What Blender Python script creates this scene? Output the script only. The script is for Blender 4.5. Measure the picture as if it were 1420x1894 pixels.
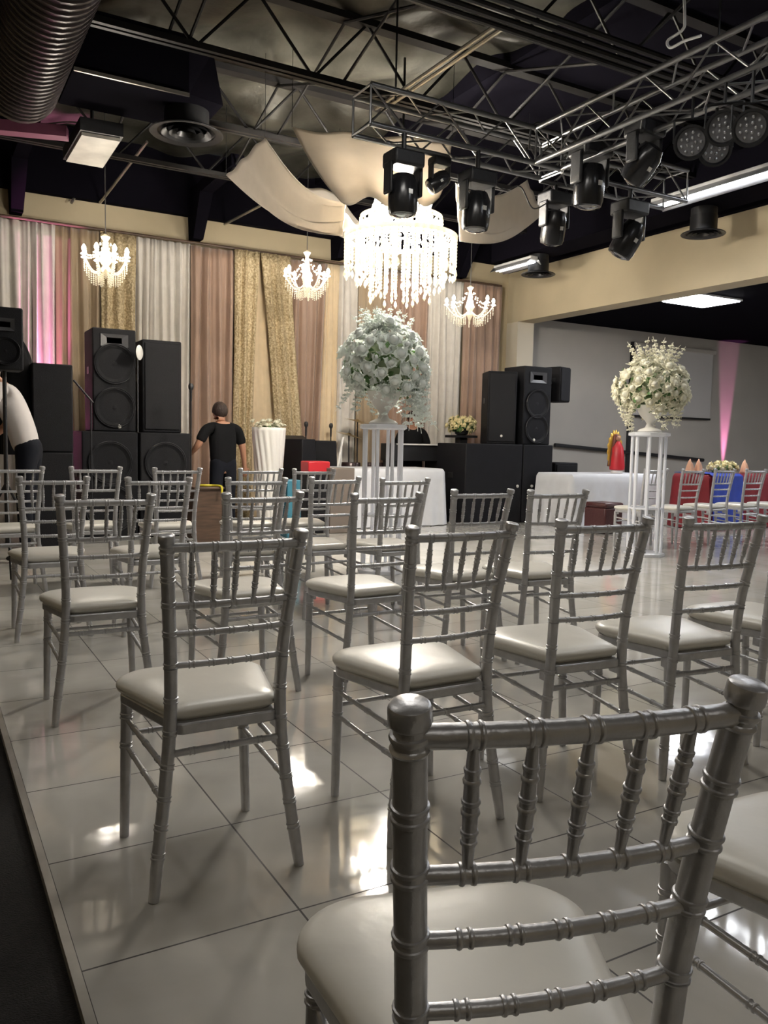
import bpy, bmesh, math, random
from mathutils import Vector, Matrix, Euler
random.seed(7)
PI = math.pi
for o in list(bpy.data.objects): bpy.data.objects.remove(o)
S = bpy.context.scene
C = S.collection

# ------------------------------------------------------------------ camera
FPX, YAW, PITCH, ROLL, CH = 1519.7, .5185, .0847, .0217, 1.155
_f = Vector((math.sin(YAW)*math.cos(PITCH), math.cos(YAW)*math.cos(PITCH), -math.sin(PITCH)))
_r = Vector((math.cos(YAW), -math.sin(YAW), 0)); _u = _r.cross(_f)
_r2 = _r*math.cos(ROLL)+_u*math.sin(ROLL); _u2 = _u*math.cos(ROLL)-_r*math.sin(ROLL)
CAM = Vector((0, 0, CH))
cd = bpy.data.cameras.new('camera'); cam = bpy.data.objects.new('camera', cd); C.objects.link(cam)
m = Matrix((_r2, _u2, -_f)).transposed().to_4x4(); m.translation = CAM
cam.matrix_world = m
cd.sensor_fit = 'VERTICAL'; cd.sensor_height = 36.0; cd.lens = 36.0*FPX/1894; cd.clip_start = .02; cd.clip_end = 200
S.camera = cam

def at(px, py, X=None, Y=None, Z=None):
    """point of the ray through a photograph pixel on the plane X=, Y= or Z="""
    d = _f*FPX+_r2*(px-710)-_u2*(py-947)
    if X is not None: t = (X-CAM.x)/d.x
    elif Y is not None: t = (Y-CAM.y)/d.y
    else: t = (Z-CAM.z)/d.z
    return CAM+d*t

# ------------------------------------------------------------------ world, exposure
S.view_settings.view_transform = 'Standard'; S.view_settings.look = 'None'
S.view_settings.exposure = 0.0; S.view_settings.gamma = 1.0; S.view_settings.use_curve_mapping = False
w = bpy.data.worlds.new('world'); S.world = w; w.use_nodes = True
w.node_tree.nodes['Background'].inputs[0].default_value = (.75, .78, .9, 1)
w.node_tree.nodes['Background'].inputs[1].default_value = .05

P_BIG, P_SMALL, P_TUBE, P_PANEL, P_FILL = 180, 36, 34.0, 46.0, 2.6  # last value drives the added fill panels

def point_light(name, loc, power, col=(1, .94, .85), r=.05):
    l = bpy.data.lights.new(name, 'POINT'); l.energy = power; l.color = col; l.shadow_soft_size = r
    o = bpy.data.objects.new(name, l); o.location = loc; C.objects.link(o); return o
def spot(name, loc, target, power, col, ang, blend=.5, r=.03):
    l = bpy.data.lights.new(name, 'SPOT'); l.energy = power; l.color = col; l.spot_size = ang; l.spot_blend = blend; l.shadow_soft_size = r
    o = bpy.data.objects.new(name, l); o.location = loc
    o.rotation_euler = (Vector(target)-Vector(loc)).to_track_quat('-Z', 'Y').to_euler(); C.objects.link(o); return o

# ------------------------------------------------------------------ materials
MATS = {}
def mat(name, col, rough=.5, metal=0., var=0., scale=8., bump=0., bscale=40., emit=None, estr=0., trans=0., coat=0., spec=.5, alpha=None, sheen=0., transl=0., stretch=None, col2=None):
    if name in MATS: return MATS[name]
    mt = bpy.data.materials.new(name); mt.use_nodes = True; nt = mt.node_tree; b = nt.nodes['Principled BSDF']
    b.inputs['Base Color'].default_value = (*col, 1); b.inputs['Roughness'].default_value = rough; b.inputs['Metallic'].default_value = metal
    b.inputs['Specular IOR Level'].default_value = spec
    b.inputs['Coat Weight'].default_value = coat; b.inputs['Transmission Weight'].default_value = trans; b.inputs['Sheen Weight'].default_value = sheen
    tc = nt.nodes.new('ShaderNodeTexCoord'); vec = tc.outputs['Object']
    if stretch:
        mp = nt.nodes.new('ShaderNodeMapping'); mp.inputs['Scale'].default_value = stretch; nt.links.new(vec, mp.inputs[0]); vec = mp.outputs[0]
    if var or col2:
        n = nt.nodes.new('ShaderNodeTexNoise'); n.inputs['Scale'].default_value = scale; n.inputs['Detail'].default_value = 5; nt.links.new(vec, n.inputs['Vector'])
        r = nt.nodes.new('ShaderNodeValToRGB'); r.color_ramp.elements[0].position = .35; r.color_ramp.elements[1].position = .65
        c2 = col2 or tuple(min(1, c*(1+var)) for c in col); c1 = col if col2 else tuple(c*(1-var) for c in col)
        r.color_ramp.elements[0].color = (*c1, 1); r.color_ramp.elements[1].color = (*c2, 1)
        nt.links.new(n.outputs['Fac'], r.inputs[0]); nt.links.new(r.outputs[0], b.inputs['Base Color'])
    if bump:
        n2 = nt.nodes.new('ShaderNodeTexNoise'); n2.inputs['Scale'].default_value = bscale; n2.inputs['Detail'].default_value = 4; nt.links.new(vec, n2.inputs['Vector'])
        bp = nt.nodes.new('ShaderNodeBump'); bp.inputs['Strength'].default_value = bump; bp.inputs['Distance'].default_value = .02
        nt.links.new(n2.outputs['Fac'], bp.inputs['Height']); nt.links.new(bp.outputs[0], b.inputs['Normal'])
    if emit: b.inputs['Emission Color'].default_value = (*emit, 1); b.inputs['Emission Strength'].default_value = estr
    if alpha is not None: b.inputs['Alpha'].default_value = alpha
    if transl:
        t = nt.nodes.new('ShaderNodeBsdfTranslucent'); t.inputs[0].default_value = (*[min(1, c*1.05) for c in col], 1)
        mx = nt.nodes.new('ShaderNodeMixShader'); mx.inputs[0].default_value = transl
        nt.links.new(b.outputs[0], mx.inputs[1]); nt.links.new(t.outputs[0], mx.inputs[2]); nt.links.new(mx.outputs[0], nt.nodes['Material Output'].inputs[0])
    MATS[name] = mt; return mt

def tile_material():
    mt = bpy.data.materials.new('glazed_tile'); mt.use_nodes = True; nt = mt.node_tree; N = nt.nodes; Lk = nt.links; b = N['Principled BSDF']
    g = N.new('ShaderNodeNewGeometry'); sp = N.new('ShaderNodeSeparateXYZ'); Lk.new(g.outputs['Position'], sp.inputs[0])
    def M(op, a, bb=None):
        n = N.new('ShaderNodeMath'); n.operation = op
        for i, v in enumerate((a, bb)):
            if v is None: continue
            if isinstance(v, (int, float)): n.inputs[i].default_value = v
            else: Lk.new(v, n.inputs[i])
        return n.outputs[0]
    u = M('DIVIDE', M('SUBTRACT', sp.outputs[0], .2848-.5135*40), .5135); v = M('DIVIDE', M('SUBTRACT', sp.outputs[1], 1.7777-.509*40), .509)
    fu = M('FRACT', u); fv = M('FRACT', v)
    du = M('MINIMUM', fu, M('SUBTRACT', 1., fu)); dv = M('MINIMUM', fv, M('SUBTRACT', 1., fv)); d = M('MINIMUM', du, dv)
    line = M('LESS_THAN', d, .0052)
    cell = N.new('ShaderNodeCombineXYZ'); Lk.new(M('FLOOR', u), cell.inputs[0]); Lk.new(M('FLOOR', v), cell.inputs[1])
    wn = N.new('ShaderNodeTexWhiteNoise'); Lk.new(cell.outputs[0], wn.inputs[0])
    add = N.new('ShaderNodeVectorMath'); add.operation = 'MULTIPLY_ADD'; Lk.new(wn.outputs['Color'], add.inputs[0]); add.inputs[1].default_value = (9, 9, 9); Lk.new(g.outputs['Position'], add.inputs[2])
    nz = N.new('ShaderNodeTexNoise'); nz.inputs['Scale'].default_value = 2.2; nz.inputs['Detail'].default_value = 7; nz.inputs['Distortion'].default_value = .9; Lk.new(add.outputs[0], nz.inputs['Vector'])
    rp = N.new('ShaderNodeValToRGB'); rp.color_ramp.elements[0].position = .3; rp.color_ramp.elements[1].position = .7
    rp.color_ramp.elements[0].color = (.43, .41, .37, 1); rp.color_ramp.elements[1].color = (.55, .53, .485, 1)
    Lk.new(nz.outputs['Fac'], rp.inputs[0])
    mx = N.new('ShaderNodeMix'); mx.data_type = 'RGBA'; Lk.new(line, mx.inputs[0]); Lk.new(rp.outputs[0], mx.inputs[6]); mx.inputs[7].default_value = (.02, .016, .012, 1)
    Lk.new(mx.outputs[2], b.inputs['Base Color'])
    Lk.new(M('ADD', M('MULTIPLY', line, .6), .075), b.inputs['Roughness'])
    b.inputs['Specular IOR Level'].default_value = .85
    n2 = N.new('ShaderNodeTexNoise'); n2.inputs['Scale'].default_value = 5; Lk.new(g.outputs['Position'], n2.inputs['Vector'])
    bp = N.new('ShaderNodeBump'); bp.inputs['Strength'].default_value = .035; bp.inputs['Distance'].default_value = .03; Lk.new(n2.outputs['Fac'], bp.inputs['Height']); Lk.new(bp.outputs[0], b.inputs['Normal'])
    return mt

silver = mat('silver_paint', (.53, .53, .545), .33, .55, var=.08, scale=30, bump=.06, bscale=120)
vinyl = mat('cream_vinyl', (.70, .675, .61), .33, 0, var=.03, scale=6, bump=.12, bscale=9)
blackp = mat('black_paint', (.012, .012, .014), .5, 0, bump=.1)
blackbox = mat('speaker_black', (.005, .005, .007), .65, 0, spec=.25, var=.15, bump=.25, bscale=160)
grille = mat('grille_mesh', (.008, .008, .010), .6, .1, spec=.3, var=.3, scale=220, bump=.4, bscale=300)
darkmetal = mat('dark_metal', (.03, .03, .032), .4, .6)
steel = mat('steel_dark', (.012, .011, .011), .5, .3, var=.3, scale=4)
alu = mat('aluminium', (.20, .20, .205), .35, .85, var=.1)
galv = mat('galvanised_duct', (.06, .05, .05), .38, .85, var=.3, scale=5, bump=.2, bscale=15)
galvbright = mat('bare_steel', (.40, .38, .33), .35, .85, var=.25, scale=3)
foil = mat('foil_insulation', (.025, .024, .018), .36, .4, scale=1.6, bump=1., bscale=2.6, col2=(.10, .096, .078))
creamwall = mat('cream_wall', (.47, .395, .265), .7, 0, var=.05, scale=1.5, bump=.05)
greywall = mat('grey_wall', (.40, .375, .335), .75, 0, var=.04, scale=1.5)
blackceil = mat('black_ceiling', (.0045, .004, .0065), 1., 0, spec=.02)
carpet = mat('dark_carpet', (.006, .0045, .004), .95, 0, var=.4, scale=60, bump=.5, bscale=200)
trimm = mat('trim_metal', (.42, .40, .36), .35, .5, var=.1)
whitec = mat('white_drape', (.62, .58, .53), .8, 0, var=.05, sheen=.3)
rosec = mat('rose_drape', (.31, .20, .145), .55, 0, var=.08, sheen=.4, scale=3)
tanc = mat('tan_drape', (.30, .22, .135), .5, 0, var=.08, sheen=.4, scale=3)
beigec = mat('beige_drape', (.66, .52, .34), .75, 0, var=.04, sheen=.2)
sequin = mat('gold_sequin', (.34, .25, .13), .4, .25, scale=38, bump=1., bscale=45, col2=(.68, .56, .36))
cloth = mat('swag_cloth', (.66, .61, .54), .8, 0, var=.04, transl=.35, sheen=.2)
tablecl = mat('table_linen', (.66, .67, .70), .8, 0, var=.03, sheen=.2)
redcl = mat('wine_linen', (.19, .008, .015), .75, 0, var=.1)
bluecl = mat('blue_linen', (.02, .05, .35), .7, 0, var=.1)
crystal = mat('crystal_bead', (.9, .86, .76), .12, 0, spec=1., transl=.55)
bulbm = mat('bulb_glow', (1, .9, .75), .4, emit=(1, .88, .68), estr=60)
bulbs = mat('small_bulb_glow', (1, .9, .75), .4, emit=(1, .9, .74), estr=45)
tubem = mat('tube_glow', (1, 1, 1), .4, emit=(.93, .96, 1.), estr=P_TUBE)
panelm = mat('panel_glow', (1, 1, 1), .4, emit=(.93, .95, 1.), estr=P_PANEL)
fillm = mat('added_fill_glow', (1, 1, 1), .4, emit=(1., .95, .87), estr=P_FILL)  # glow of the fill panels added to brighten the hall
acry = mat('white_acrylic', (.90, .91, .95), .25, 0, coat=.4, transl=.35)
whitegl = mat('white_gloss', (.80, .78, .74), .3, 0, bump=.15, bscale=20)
petal = mat('white_petal', (.86, .90, .86), .6, 0, var=.07, scale=14, transl=.2)
petalw = mat('cream_petal', (.88, .85, .70), .6, 0, var=.06, scale=14, transl=.2)
petaly = mat('yellow_petal', (.80, .70, .40), .6, 0, var=.15, scale=20)
leafm = mat('leaf_green', (.10, .20, .06), .5, 0, var=.4, scale=12, transl=.15)
skinm = mat('skin', (.42, .21, .13), .5)
hairm = mat('dark_hair', (.025, .012, .008), .6, 0, bump=.5, bscale=90)
blacktee = mat('black_tee', (.005, .005, .006), .9, spec=.2)
whitetee = mat('white_tee', (.62, .58, .56), .85, 0, var=.03)
jeans = mat('dark_jeans', (.008, .009, .014), .9, spec=.2)
redm = mat('red_plastic', (.5, .02, .03), .4)
brownw = mat('brown_wood', (.07, .04, .025), .5, 0, var=.3, scale=5, stretch=(1, 1, 8))
maroon = mat('maroon_leather', (.06, .015, .015), .35, 0, bump=.2)
goldm = mat('gold_paint', (.65, .38, .06), .4, .4)
lensm = mat('lens_glass', (.06, .06, .07), .05, 0, spec=1., coat=1.)
brass = mat('cymbal_brass', (.35, .25, .10), .3, .9)
screenm = mat('screen_fabric', (.47, .455, .44), .6)
peach = mat('peach_napkin', (.72, .42, .28), .8)
tealm = mat('teal_box', (.03, .14, .20), .5)
glassm = mat('clear_glass', (.95, .97, 1.), .03, trans=1.)
diffm = mat('diffuser_panel', (.50, .48, .43), .4, .2, var=.2, scale=3)
tilem = tile_material()

# ------------------------------------------------------------------ mesh helpers
class MB:
    def __init__(s): s.v = []; s.f = []
    def add(s, vs, fs):
        k = len(s.v); s.v += [tuple(v) for v in vs]; s.f += [tuple(i+k for i in f) for f in fs]; return s
    def box(s, c, d, rot=None, taper=1.):
        x, y, z = d[0]/2, d[1]/2, d[2]/2; vs = []
        for dz in (-1, 1):
            t = taper if dz < 0 else 1.
            for dx, dy in ((-1, -1), (1, -1), (1, 1), (-1, 1)): vs.append(Vector((dx*x*t, dy*y*t, dz*z)))
        if rot is not None:
            R = rot if isinstance(rot, Matrix) else Euler(rot).to_matrix(); vs = [R@v for v in vs]
        vs = [v+Vector(c) for v in vs]
        return s.add(vs, [(3, 2, 1, 0), (4, 5, 6, 7), (0, 1, 5, 4), (1, 2, 6, 5), (2, 3, 7, 6), (3, 0, 4, 7)])
    def tube(s, pts, rs, n=10, cap=True):
        pts = [Vector(p) for p in pts]
        if not hasattr(rs, '__len__'): rs = [rs]*len(pts)
        T = []
        for i in range(len(pts)):
            a = pts[max(0, i-1)]; b = pts[min(len(pts)-1, i+1)]; d = b-a
            T.append(d.normalized() if d.length > 1e-9 else Vector((0, 0, 1)))
        ref = Vector((0, 0, 1)) if abs(T[0].z) < .9 else Vector((1, 0, 0))
        nrm = T[0].cross(ref).normalized(); vs = []; fs = []
        for i, p in enumerate(pts):
            nrm = (nrm-T[i]*nrm.dot(T[i]))
            nrm = nrm.normalized() if nrm.length > 1e-6 else T[i].orthogonal().normalized()
            bn = T[i].cross(nrm)
            for k in range(n):
                a = 2*PI*k/n; vs.append(p+(nrm*math.cos(a)+bn*math.sin(a))*rs[i])
        for i in range(len(pts)-1):
            for k in range(n):
                k2 = (k+1) % n; fs.append((i*n+k, i*n+k2, (i+1)*n+k2, (i+1)*n+k))
        if cap: fs.append(tuple(range(n-1, -1, -1))); fs.append(tuple((len(pts)-1)*n+k for k in range(n)))
        return s.add(vs, fs)
    def lathe(s, prof, c=(0, 0, 0), n=24, rot=None, cap=True):
        vs = []; fs = []
        for r, z in prof:
            for k in range(n):
                a = 2*PI*k/n; vs.append(Vector((r*math.cos(a), r*math.sin(a), z)))
        for i in range(len(prof)-1):
            for k in range(n):
                k2 = (k+1) % n; fs.append((i*n+k, i*n+k2, (i+1)*n+k2, (i+1)*n+k))
        if cap: fs.append(tuple(range(n-1, -1, -1))); fs.append(tuple((len(prof)-1)*n+k for k in range(n)))
        if rot is not None:
            R = rot if isinstance(rot, Matrix) else Euler(rot).to_matrix(); vs = [R@v for v in vs]
        return s.add([v+Vector(c) for v in vs], fs)
    def ball(s, c, r, n=10, m=7, sc=(1, 1, 1), rot=None):
        prof = [(max(.001, math.sin(PI*i/m)), -math.cos(PI*i/m)) for i in range(m+1)]
        vs = []; fs = []
        for a, z in prof:
            for k in range(n): vs.append(Vector((a*math.cos(2*PI*k/n)*r*sc[0], a*math.sin(2*PI*k/n)*r*sc[1], z*r*sc[2])))
        for i in range(m):
            for k in range(n):
                k2 = (k+1) % n; fs.append((i*n+k, i*n+k2, (i+1)*n+k2, (i+1)*n+k))
        if rot is not None: R = Euler(rot).to_matrix(); vs = [R@v for v in vs]
        return s.add([v+Vector(c) for v in vs], fs)
    def grid(s, fn, nu, nv):
        vs = [fn(i/nu, j/nv) for j in range(nv+1) for i in range(nu+1)]
        fs = [(j*(nu+1)+i, j*(nu+1)+i+1, (j+1)*(nu+1)+i+1, (j+1)*(nu+1)+i) for j in range(nv) for i in range(nu)]
        return s.add(vs, fs)
    def prism(s, poly, z0, z1):
        n = len(poly); vs = [(p[0], p[1], z0) for p in poly]+[(p[0], p[1], z1) for p in poly]
        return s.add(vs, [tuple(range(n-1, -1, -1)), tuple(range(n, 2*n))]+[(i, (i+1) % n, n+(i+1) % n, n+i) for i in range(n)])
    def mesh(s, name, m, smooth=True, ang=40):
        me = bpy.data.meshes.new(name); me.from_pydata(s.v, [], s.f); me.materials.append(m)
        if smooth:
            me.polygons.foreach_set('use_smooth', [True]*len(me.polygons))
            try: me.set_sharp_from_angle(angle=math.radians(ang))
            except Exception: pass
        me.update(); return me
    def build(s, name, m, parent=None, smooth=True, loc=None, bevel=0., solid=0., ang=40):
        o = bpy.data.objects.new(name, s.mesh(name, m, smooth, ang)); C.objects.link(o)
        if parent: o.parent = parent
        if loc is not None: o.location = loc
        if solid: md = o.modifiers.new('solid', 'SOLIDIFY'); md.thickness = solid; md.offset = 0
        if bevel: md = o.modifiers.new('bevel', 'BEVEL'); md.width = bevel; md.segments = 2; md.limit_method = 'ANGLE'
        return o
def tag(o, label, cat, group=None, kind=None):
    if label: o['label'] = label
    if cat: o['category'] = cat
    if group: o['group'] = group
    if kind: o['kind'] = kind
    return o
def thing(name, label, cat, loc=(0, 0, 0), rz=0., group=None):
    o = bpy.data.objects.new(name, None); o.empty_display_size = .1; C.objects.link(o); o.location = loc; o.rotation_euler = (0, 0, rz)
    return tag(o, label, cat, group)
def struct(name, mb, m, **k):
    o = mb.build(name, m, **k); o['kind'] = 'structure'; return o
KIDS = {}
def copy_tree(root, loc=None, rz=None, label=None, parent=None):
    c = root.copy(); C.objects.link(c)
    if parent: c.parent = parent
    for ch in [x for x in root.children]: copy_tree(ch, parent=c)
    if loc is not None: c.location = loc
    if rz is not None: c.rotation_euler = (0, 0, rz)
    if label: c['label'] = label
    return c

# ------------------------------------------------------------------ room shell
XR, YB, XL, YF, HD = 8.92, 11.5, -3.2, -4.5, 5.05       # header wall, back wall, left, behind camera, roof deck
XA = 19.
def slab(x0, x1, y0, y1, z0, z1): return MB().box(((x0+x1)/2, (y0+y1)/2, (z0+z1)/2), (x1-x0, y1-y0, z1-z0))
struct('floor', slab(.2848, XA, YF, YB+.2, -.1, 0), tilem, smooth=False)
struct('floor_carpet', slab(XL-.2, .264, YF, YB+.2, -.12, -.02), carpet, smooth=False)
struct('trim_1', slab(.264, .2848, YF, YB, -.1, .004), trimm, smooth=False)
struct('wall_back', slab(XL-.2, XR, YB, YB+.2, -.1, 4.19), creamwall, smooth=False)
struct('wall_alcove', slab(XR, XA, YB, YB+.2, -.1, 3.6), greywall, smooth=False)
struct('wall_left', slab(XL-.2, XL, YF, YB, -.1, HD), creamwall, smooth=False)
struct('wall_front', slab(XL-.2, XA, YF-.2, YF, -.12, HD), creamwall, smooth=False)
struct('wall_far_right', slab(XA, XA+.2, YF, YB+.2, -.1, HD), greywall, smooth=False)
struct('wall_right_header', slab(XR, XR+.35, YF, YB, 3.24, 4.08), creamwall, smooth=False)
struct('wall_right_pier', slab(XR, XR+.35, YB-.30, YB, 0, 3.24), mat('pier_white', (.62, .56, .45), .7), smooth=False)
struct('ceiling_alcove', slab(XR+.35, XA, YF, YB, 3.38, 3.5), blackceil, smooth=False)
# roof deck with wrinkled foil insulation
def deckfn(u, v):
    x = XL+(5.3-XL)*u; y = YF+(YB-YF)*v
    return (x, y, HD+.05*math.sin(x*3.1+math.sin(y*2.3)*2)+.05*math.sin(y*4.1+x*.7)+.03*math.sin(x*7+y*5+2*math.sin(y*3)))
struct('ceiling', MB().grid(deckfn, 160, 200), foil)
struct('ceiling_dark', slab(5.2, XA, YF, YB, HD-.14, HD+.12), blackceil, smooth=False)
struct('trim_2', slab(XL, XR+.35, YB-.12, YB+.2, 4.19, HD), blackceil, smooth=False)
struct('trim_3', slab(XR-.10, XR+.45, YF, YB-.12, 4.08, HD), blackceil, smooth=False)

# handrail line, framed strip and projection screen on the alcove wall
a = at(1026, 823, Y=YB-.05); b = at(1300, 851, Y=YB-.05)
o = MB().tube([a, b], .035, 10); tag(o.build('handrail', blackp), 'black sloping rail fixed along the grey alcove wall', 'rail')
a0 = at(1169, 632, Y=YB-.03); a1 = at(1157, 873, Y=YB-.03)
tag(MB().box(((a0.x+.02), YB-.03, (a0.z+0)/2), (.07, .05, a0.z)).build('wall_conduit', blackp, smooth=False), 'dark vertical strip on the grey wall left of the projection screen', 'strip')
s0 = at(1176, 640, Y=YB-.05); s1 = at(1312, 774, Y=YB-.05)
t = thing('projection_screen', 'pale square projection screen hanging on the grey alcove wall', 'screen', ((s0.x+s1.x)/2, YB-.05, s1.z))
wv = s1.x-s0.x; hh = s0.z-s1.z
MB().box((0, 0, hh/2), (wv, .01, hh)).build('screen_cloth', screenm, t, smooth=False)
MB().box((0, 0, hh+.03), (wv+.1, .08, .08)).build('screen_case', greywall, t, smooth=False, bevel=.01)
MB().box((0, 0, -.02), (wv+.02, .03, .04)).build('bottom_bar', darkmetal, t, smooth=False)

# ------------------------------------------------------------------ drapes on the back wall
HROD = 3.81
def X_at(px, y=600, Y=11.3): return at(px, y, Y=Y).x
ra, rb = X_at(-40, 410), X_at(926, 537)
tag(MB().tube([(ra, 11.28, HROD), (rb, 11.28, HROD)], .018, 8).build('curtain_rod', brownw), 'thin brown rod the back wall drapes hang from', 'rod')
def drape(px0, px1, m, name, label, seed, top=HROD-.02, yoff=0., amp=.045, pitch=.13, x0b=None, x1b=None, group=None, zb=.01, gather=1.):
    R = random.Random(seed); X0, X1 = X_at(px0), X_at(px1)
    X0b = X_at(x0b) if x0b else X0; X1b = X_at(x1b) if x1b else X1
    n = max(3, int((X1-X0)/pitch)); ph = [R.uniform(-.5, .5) for _ in range(n+2)]; am = [R.uniform(.5, 1.25) for _ in range(n+2)]
    def fn(u, v):
        s = u*n; k = int(s); q = s+.22*ph[min(k, n)]*math.sin(PI*(s-k))
        wav = math.cos(2*PI*q)*am[min(k, n)]*(.5+.5*min(1, v*5)) + .25*math.sin(2*PI*q*2.3+seed+v*1.2)
        xt = X0+(X1-X0)*u; xb = X0b+(X1b-X0b)*u; x = xt*(1-v)+xb*v
        return (x+.012*math.sin(v*5+u*9), 11.33+yoff+amp*wav, top+(zb-top)*v)
    o = MB().grid(fn, n*10, 26).build(name, m, solid=.006, ang=180)
    return tag(o, label, 'curtain', group)
drape(-45, 62, whitec, 'drape_panel', 'white drape panel at the far left of the back wall', 1)
drape(60, 104, whitec, 'drape_panel', 'white drape panel lit pink by a floor uplight', 2, yoff=-.02)
drape(102, 190, tanc, 'drape_panel', 'tan gold drape panel right of the pink lit panel', 3)
drape(186, 252, sequin, 'sequin_panel', 'gold sequin panel behind the leftmost small chandelier', 4, yoff=-.04, amp=.03)
drape(250, 354, whitec, 'drape_panel', 'white drape panel behind the tall grille fronted speaker', 5, pitch=.1)
drape(352, 434, rosec, 'drape_panel', 'dusty rose drape panel behind the person in the black T-shirt', 6, top=3.77, yoff=-.05)
drape(450, 540, beigec, 'drape_panel', 'plain beige backing drape showing between two gold sequin panels', 7, yoff=.02, amp=.015)
drape(430, 476, sequin, 'sequin_panel', 'gold sequin panel hanging straight beside the dusty rose drape', 8, yoff=-.11, amp=.03, x0b=428, x1b=462)
drape(478, 532, sequin, 'sequin_panel', 'gold sequin panel slanting down to the right', 9, yoff=-.11, amp=.03, x0b=524, x1b=572)
drape(522, 604, rosec, 'drape_panel', 'dusty rose drape panel behind the second small chandelier', 10, top=3.77, yoff=-.05, x1b=594)
drape(600, 628, beigec, 'drape_panel', 'narrow beige drape strip left of the large flower arrangement', 11, amp=.02, x0b=590)
drape(626, 664, whitec, 'drape_panel', 'narrow white drape panel behind the left edge of the large white bouquet', 12)
drape(662, 712, tanc, 'drape_panel', 'narrow tan drape directly above the large white bouquet', 13, yoff=-.02, amp=.02)
drape(708, 792, rosec, 'drape_panel', 'dusty rose drape panel below the huge crystal chandelier', 14, yoff=-.05)
drape(790, 858, whitec, 'drape_panel', 'white drape panel between two rose drapes right of the huge chandelier', 15)
drape(856, 926, rosec, 'drape_panel', 'dusty rose drape at the right end of the back wall', 16, yoff=-.05)

# pink uplights
def uplight(x, y, label, tgt, power, ang):
    t = thing('uplight', label, 'light', (x, y, 0))
    MB().lathe([(.09, 0), (.10, .02), (.10, .16), (.085, .18)], n=20).build('housing', blackp, t)
    MB().lathe([(.075, .178), (.075, .184)], n=20).build('lens', mat('pink_lens', (1, .4, .8), .3, emit=(1, .35, .8), estr=4), t)
    spot('uplight_beam', (x, y, .2), tgt, power, (1, .28, .62), ang, .6)
px = X_at(86); uplight(px, 11.17, 'small black uplight on the floor below the pink lit drape', (px, 11.40, 3.2), 2400, math.radians(18))
px = at(1345, 700, Y=11.5).x; uplight(px, 11.385, 'small black uplight on the floor below the pink beam on the grey wall', (px, 11.50, 3.6), 1500, math.radians(14))

# ------------------------------------------------------------------ chairs
def ringed(path, base, rings, h=.003):
    """sample positions & radii along a parametric path of length L; rings are pair positions in metres"""
    fn, L = path; keys = {}
    for i in range(13): s = L*i/12; keys[round(s, 5)] = base(s)
    for c in rings:
        for d, k in ((-.0086, 0), (-.0078, .75), (-.0058, 1), (-.0038, .75), (-.0028, .1), (.0028, .1), (.0038, .75), (.0058, 1), (.0078, .75), (.0086, 0)):
            s = c+d
            if 0 < s < L: keys[round(s, 5)] = base(s)+h*k
    ss = sorted(keys); return [fn(s) for s in ss], [keys[s] for s in ss]
def lerp_tab(tab, z):
    for (z0, *a), (z1, *b) in zip(tab, tab[1:]):
        if z <= z1:
            t = (z-z0)/(z1-z0); return [p+(q-p)*t for p, q in zip(a, b)]
    return list(tab[-1][1:])
POST = [(0, .198, -.222), (.12, .182, -.207), (.25, .165, -.197), (.38, .151, -.191), (.50, .146, -.192), (.62, .150, -.203), (.74, .160, -.222), (.84, .168, -.241), (.93, .176, -.260)]
def post_xy(z):
    # smooth the table a little
    a = lerp_tab(POST, max(0, z-.03)); b = lerp_tab(POST, z); c = lerp_tab(POST, min(.93, z+.03))
    return [(p+2*q+r)/4 for p, q, r in zip(a, b, c)]
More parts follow.
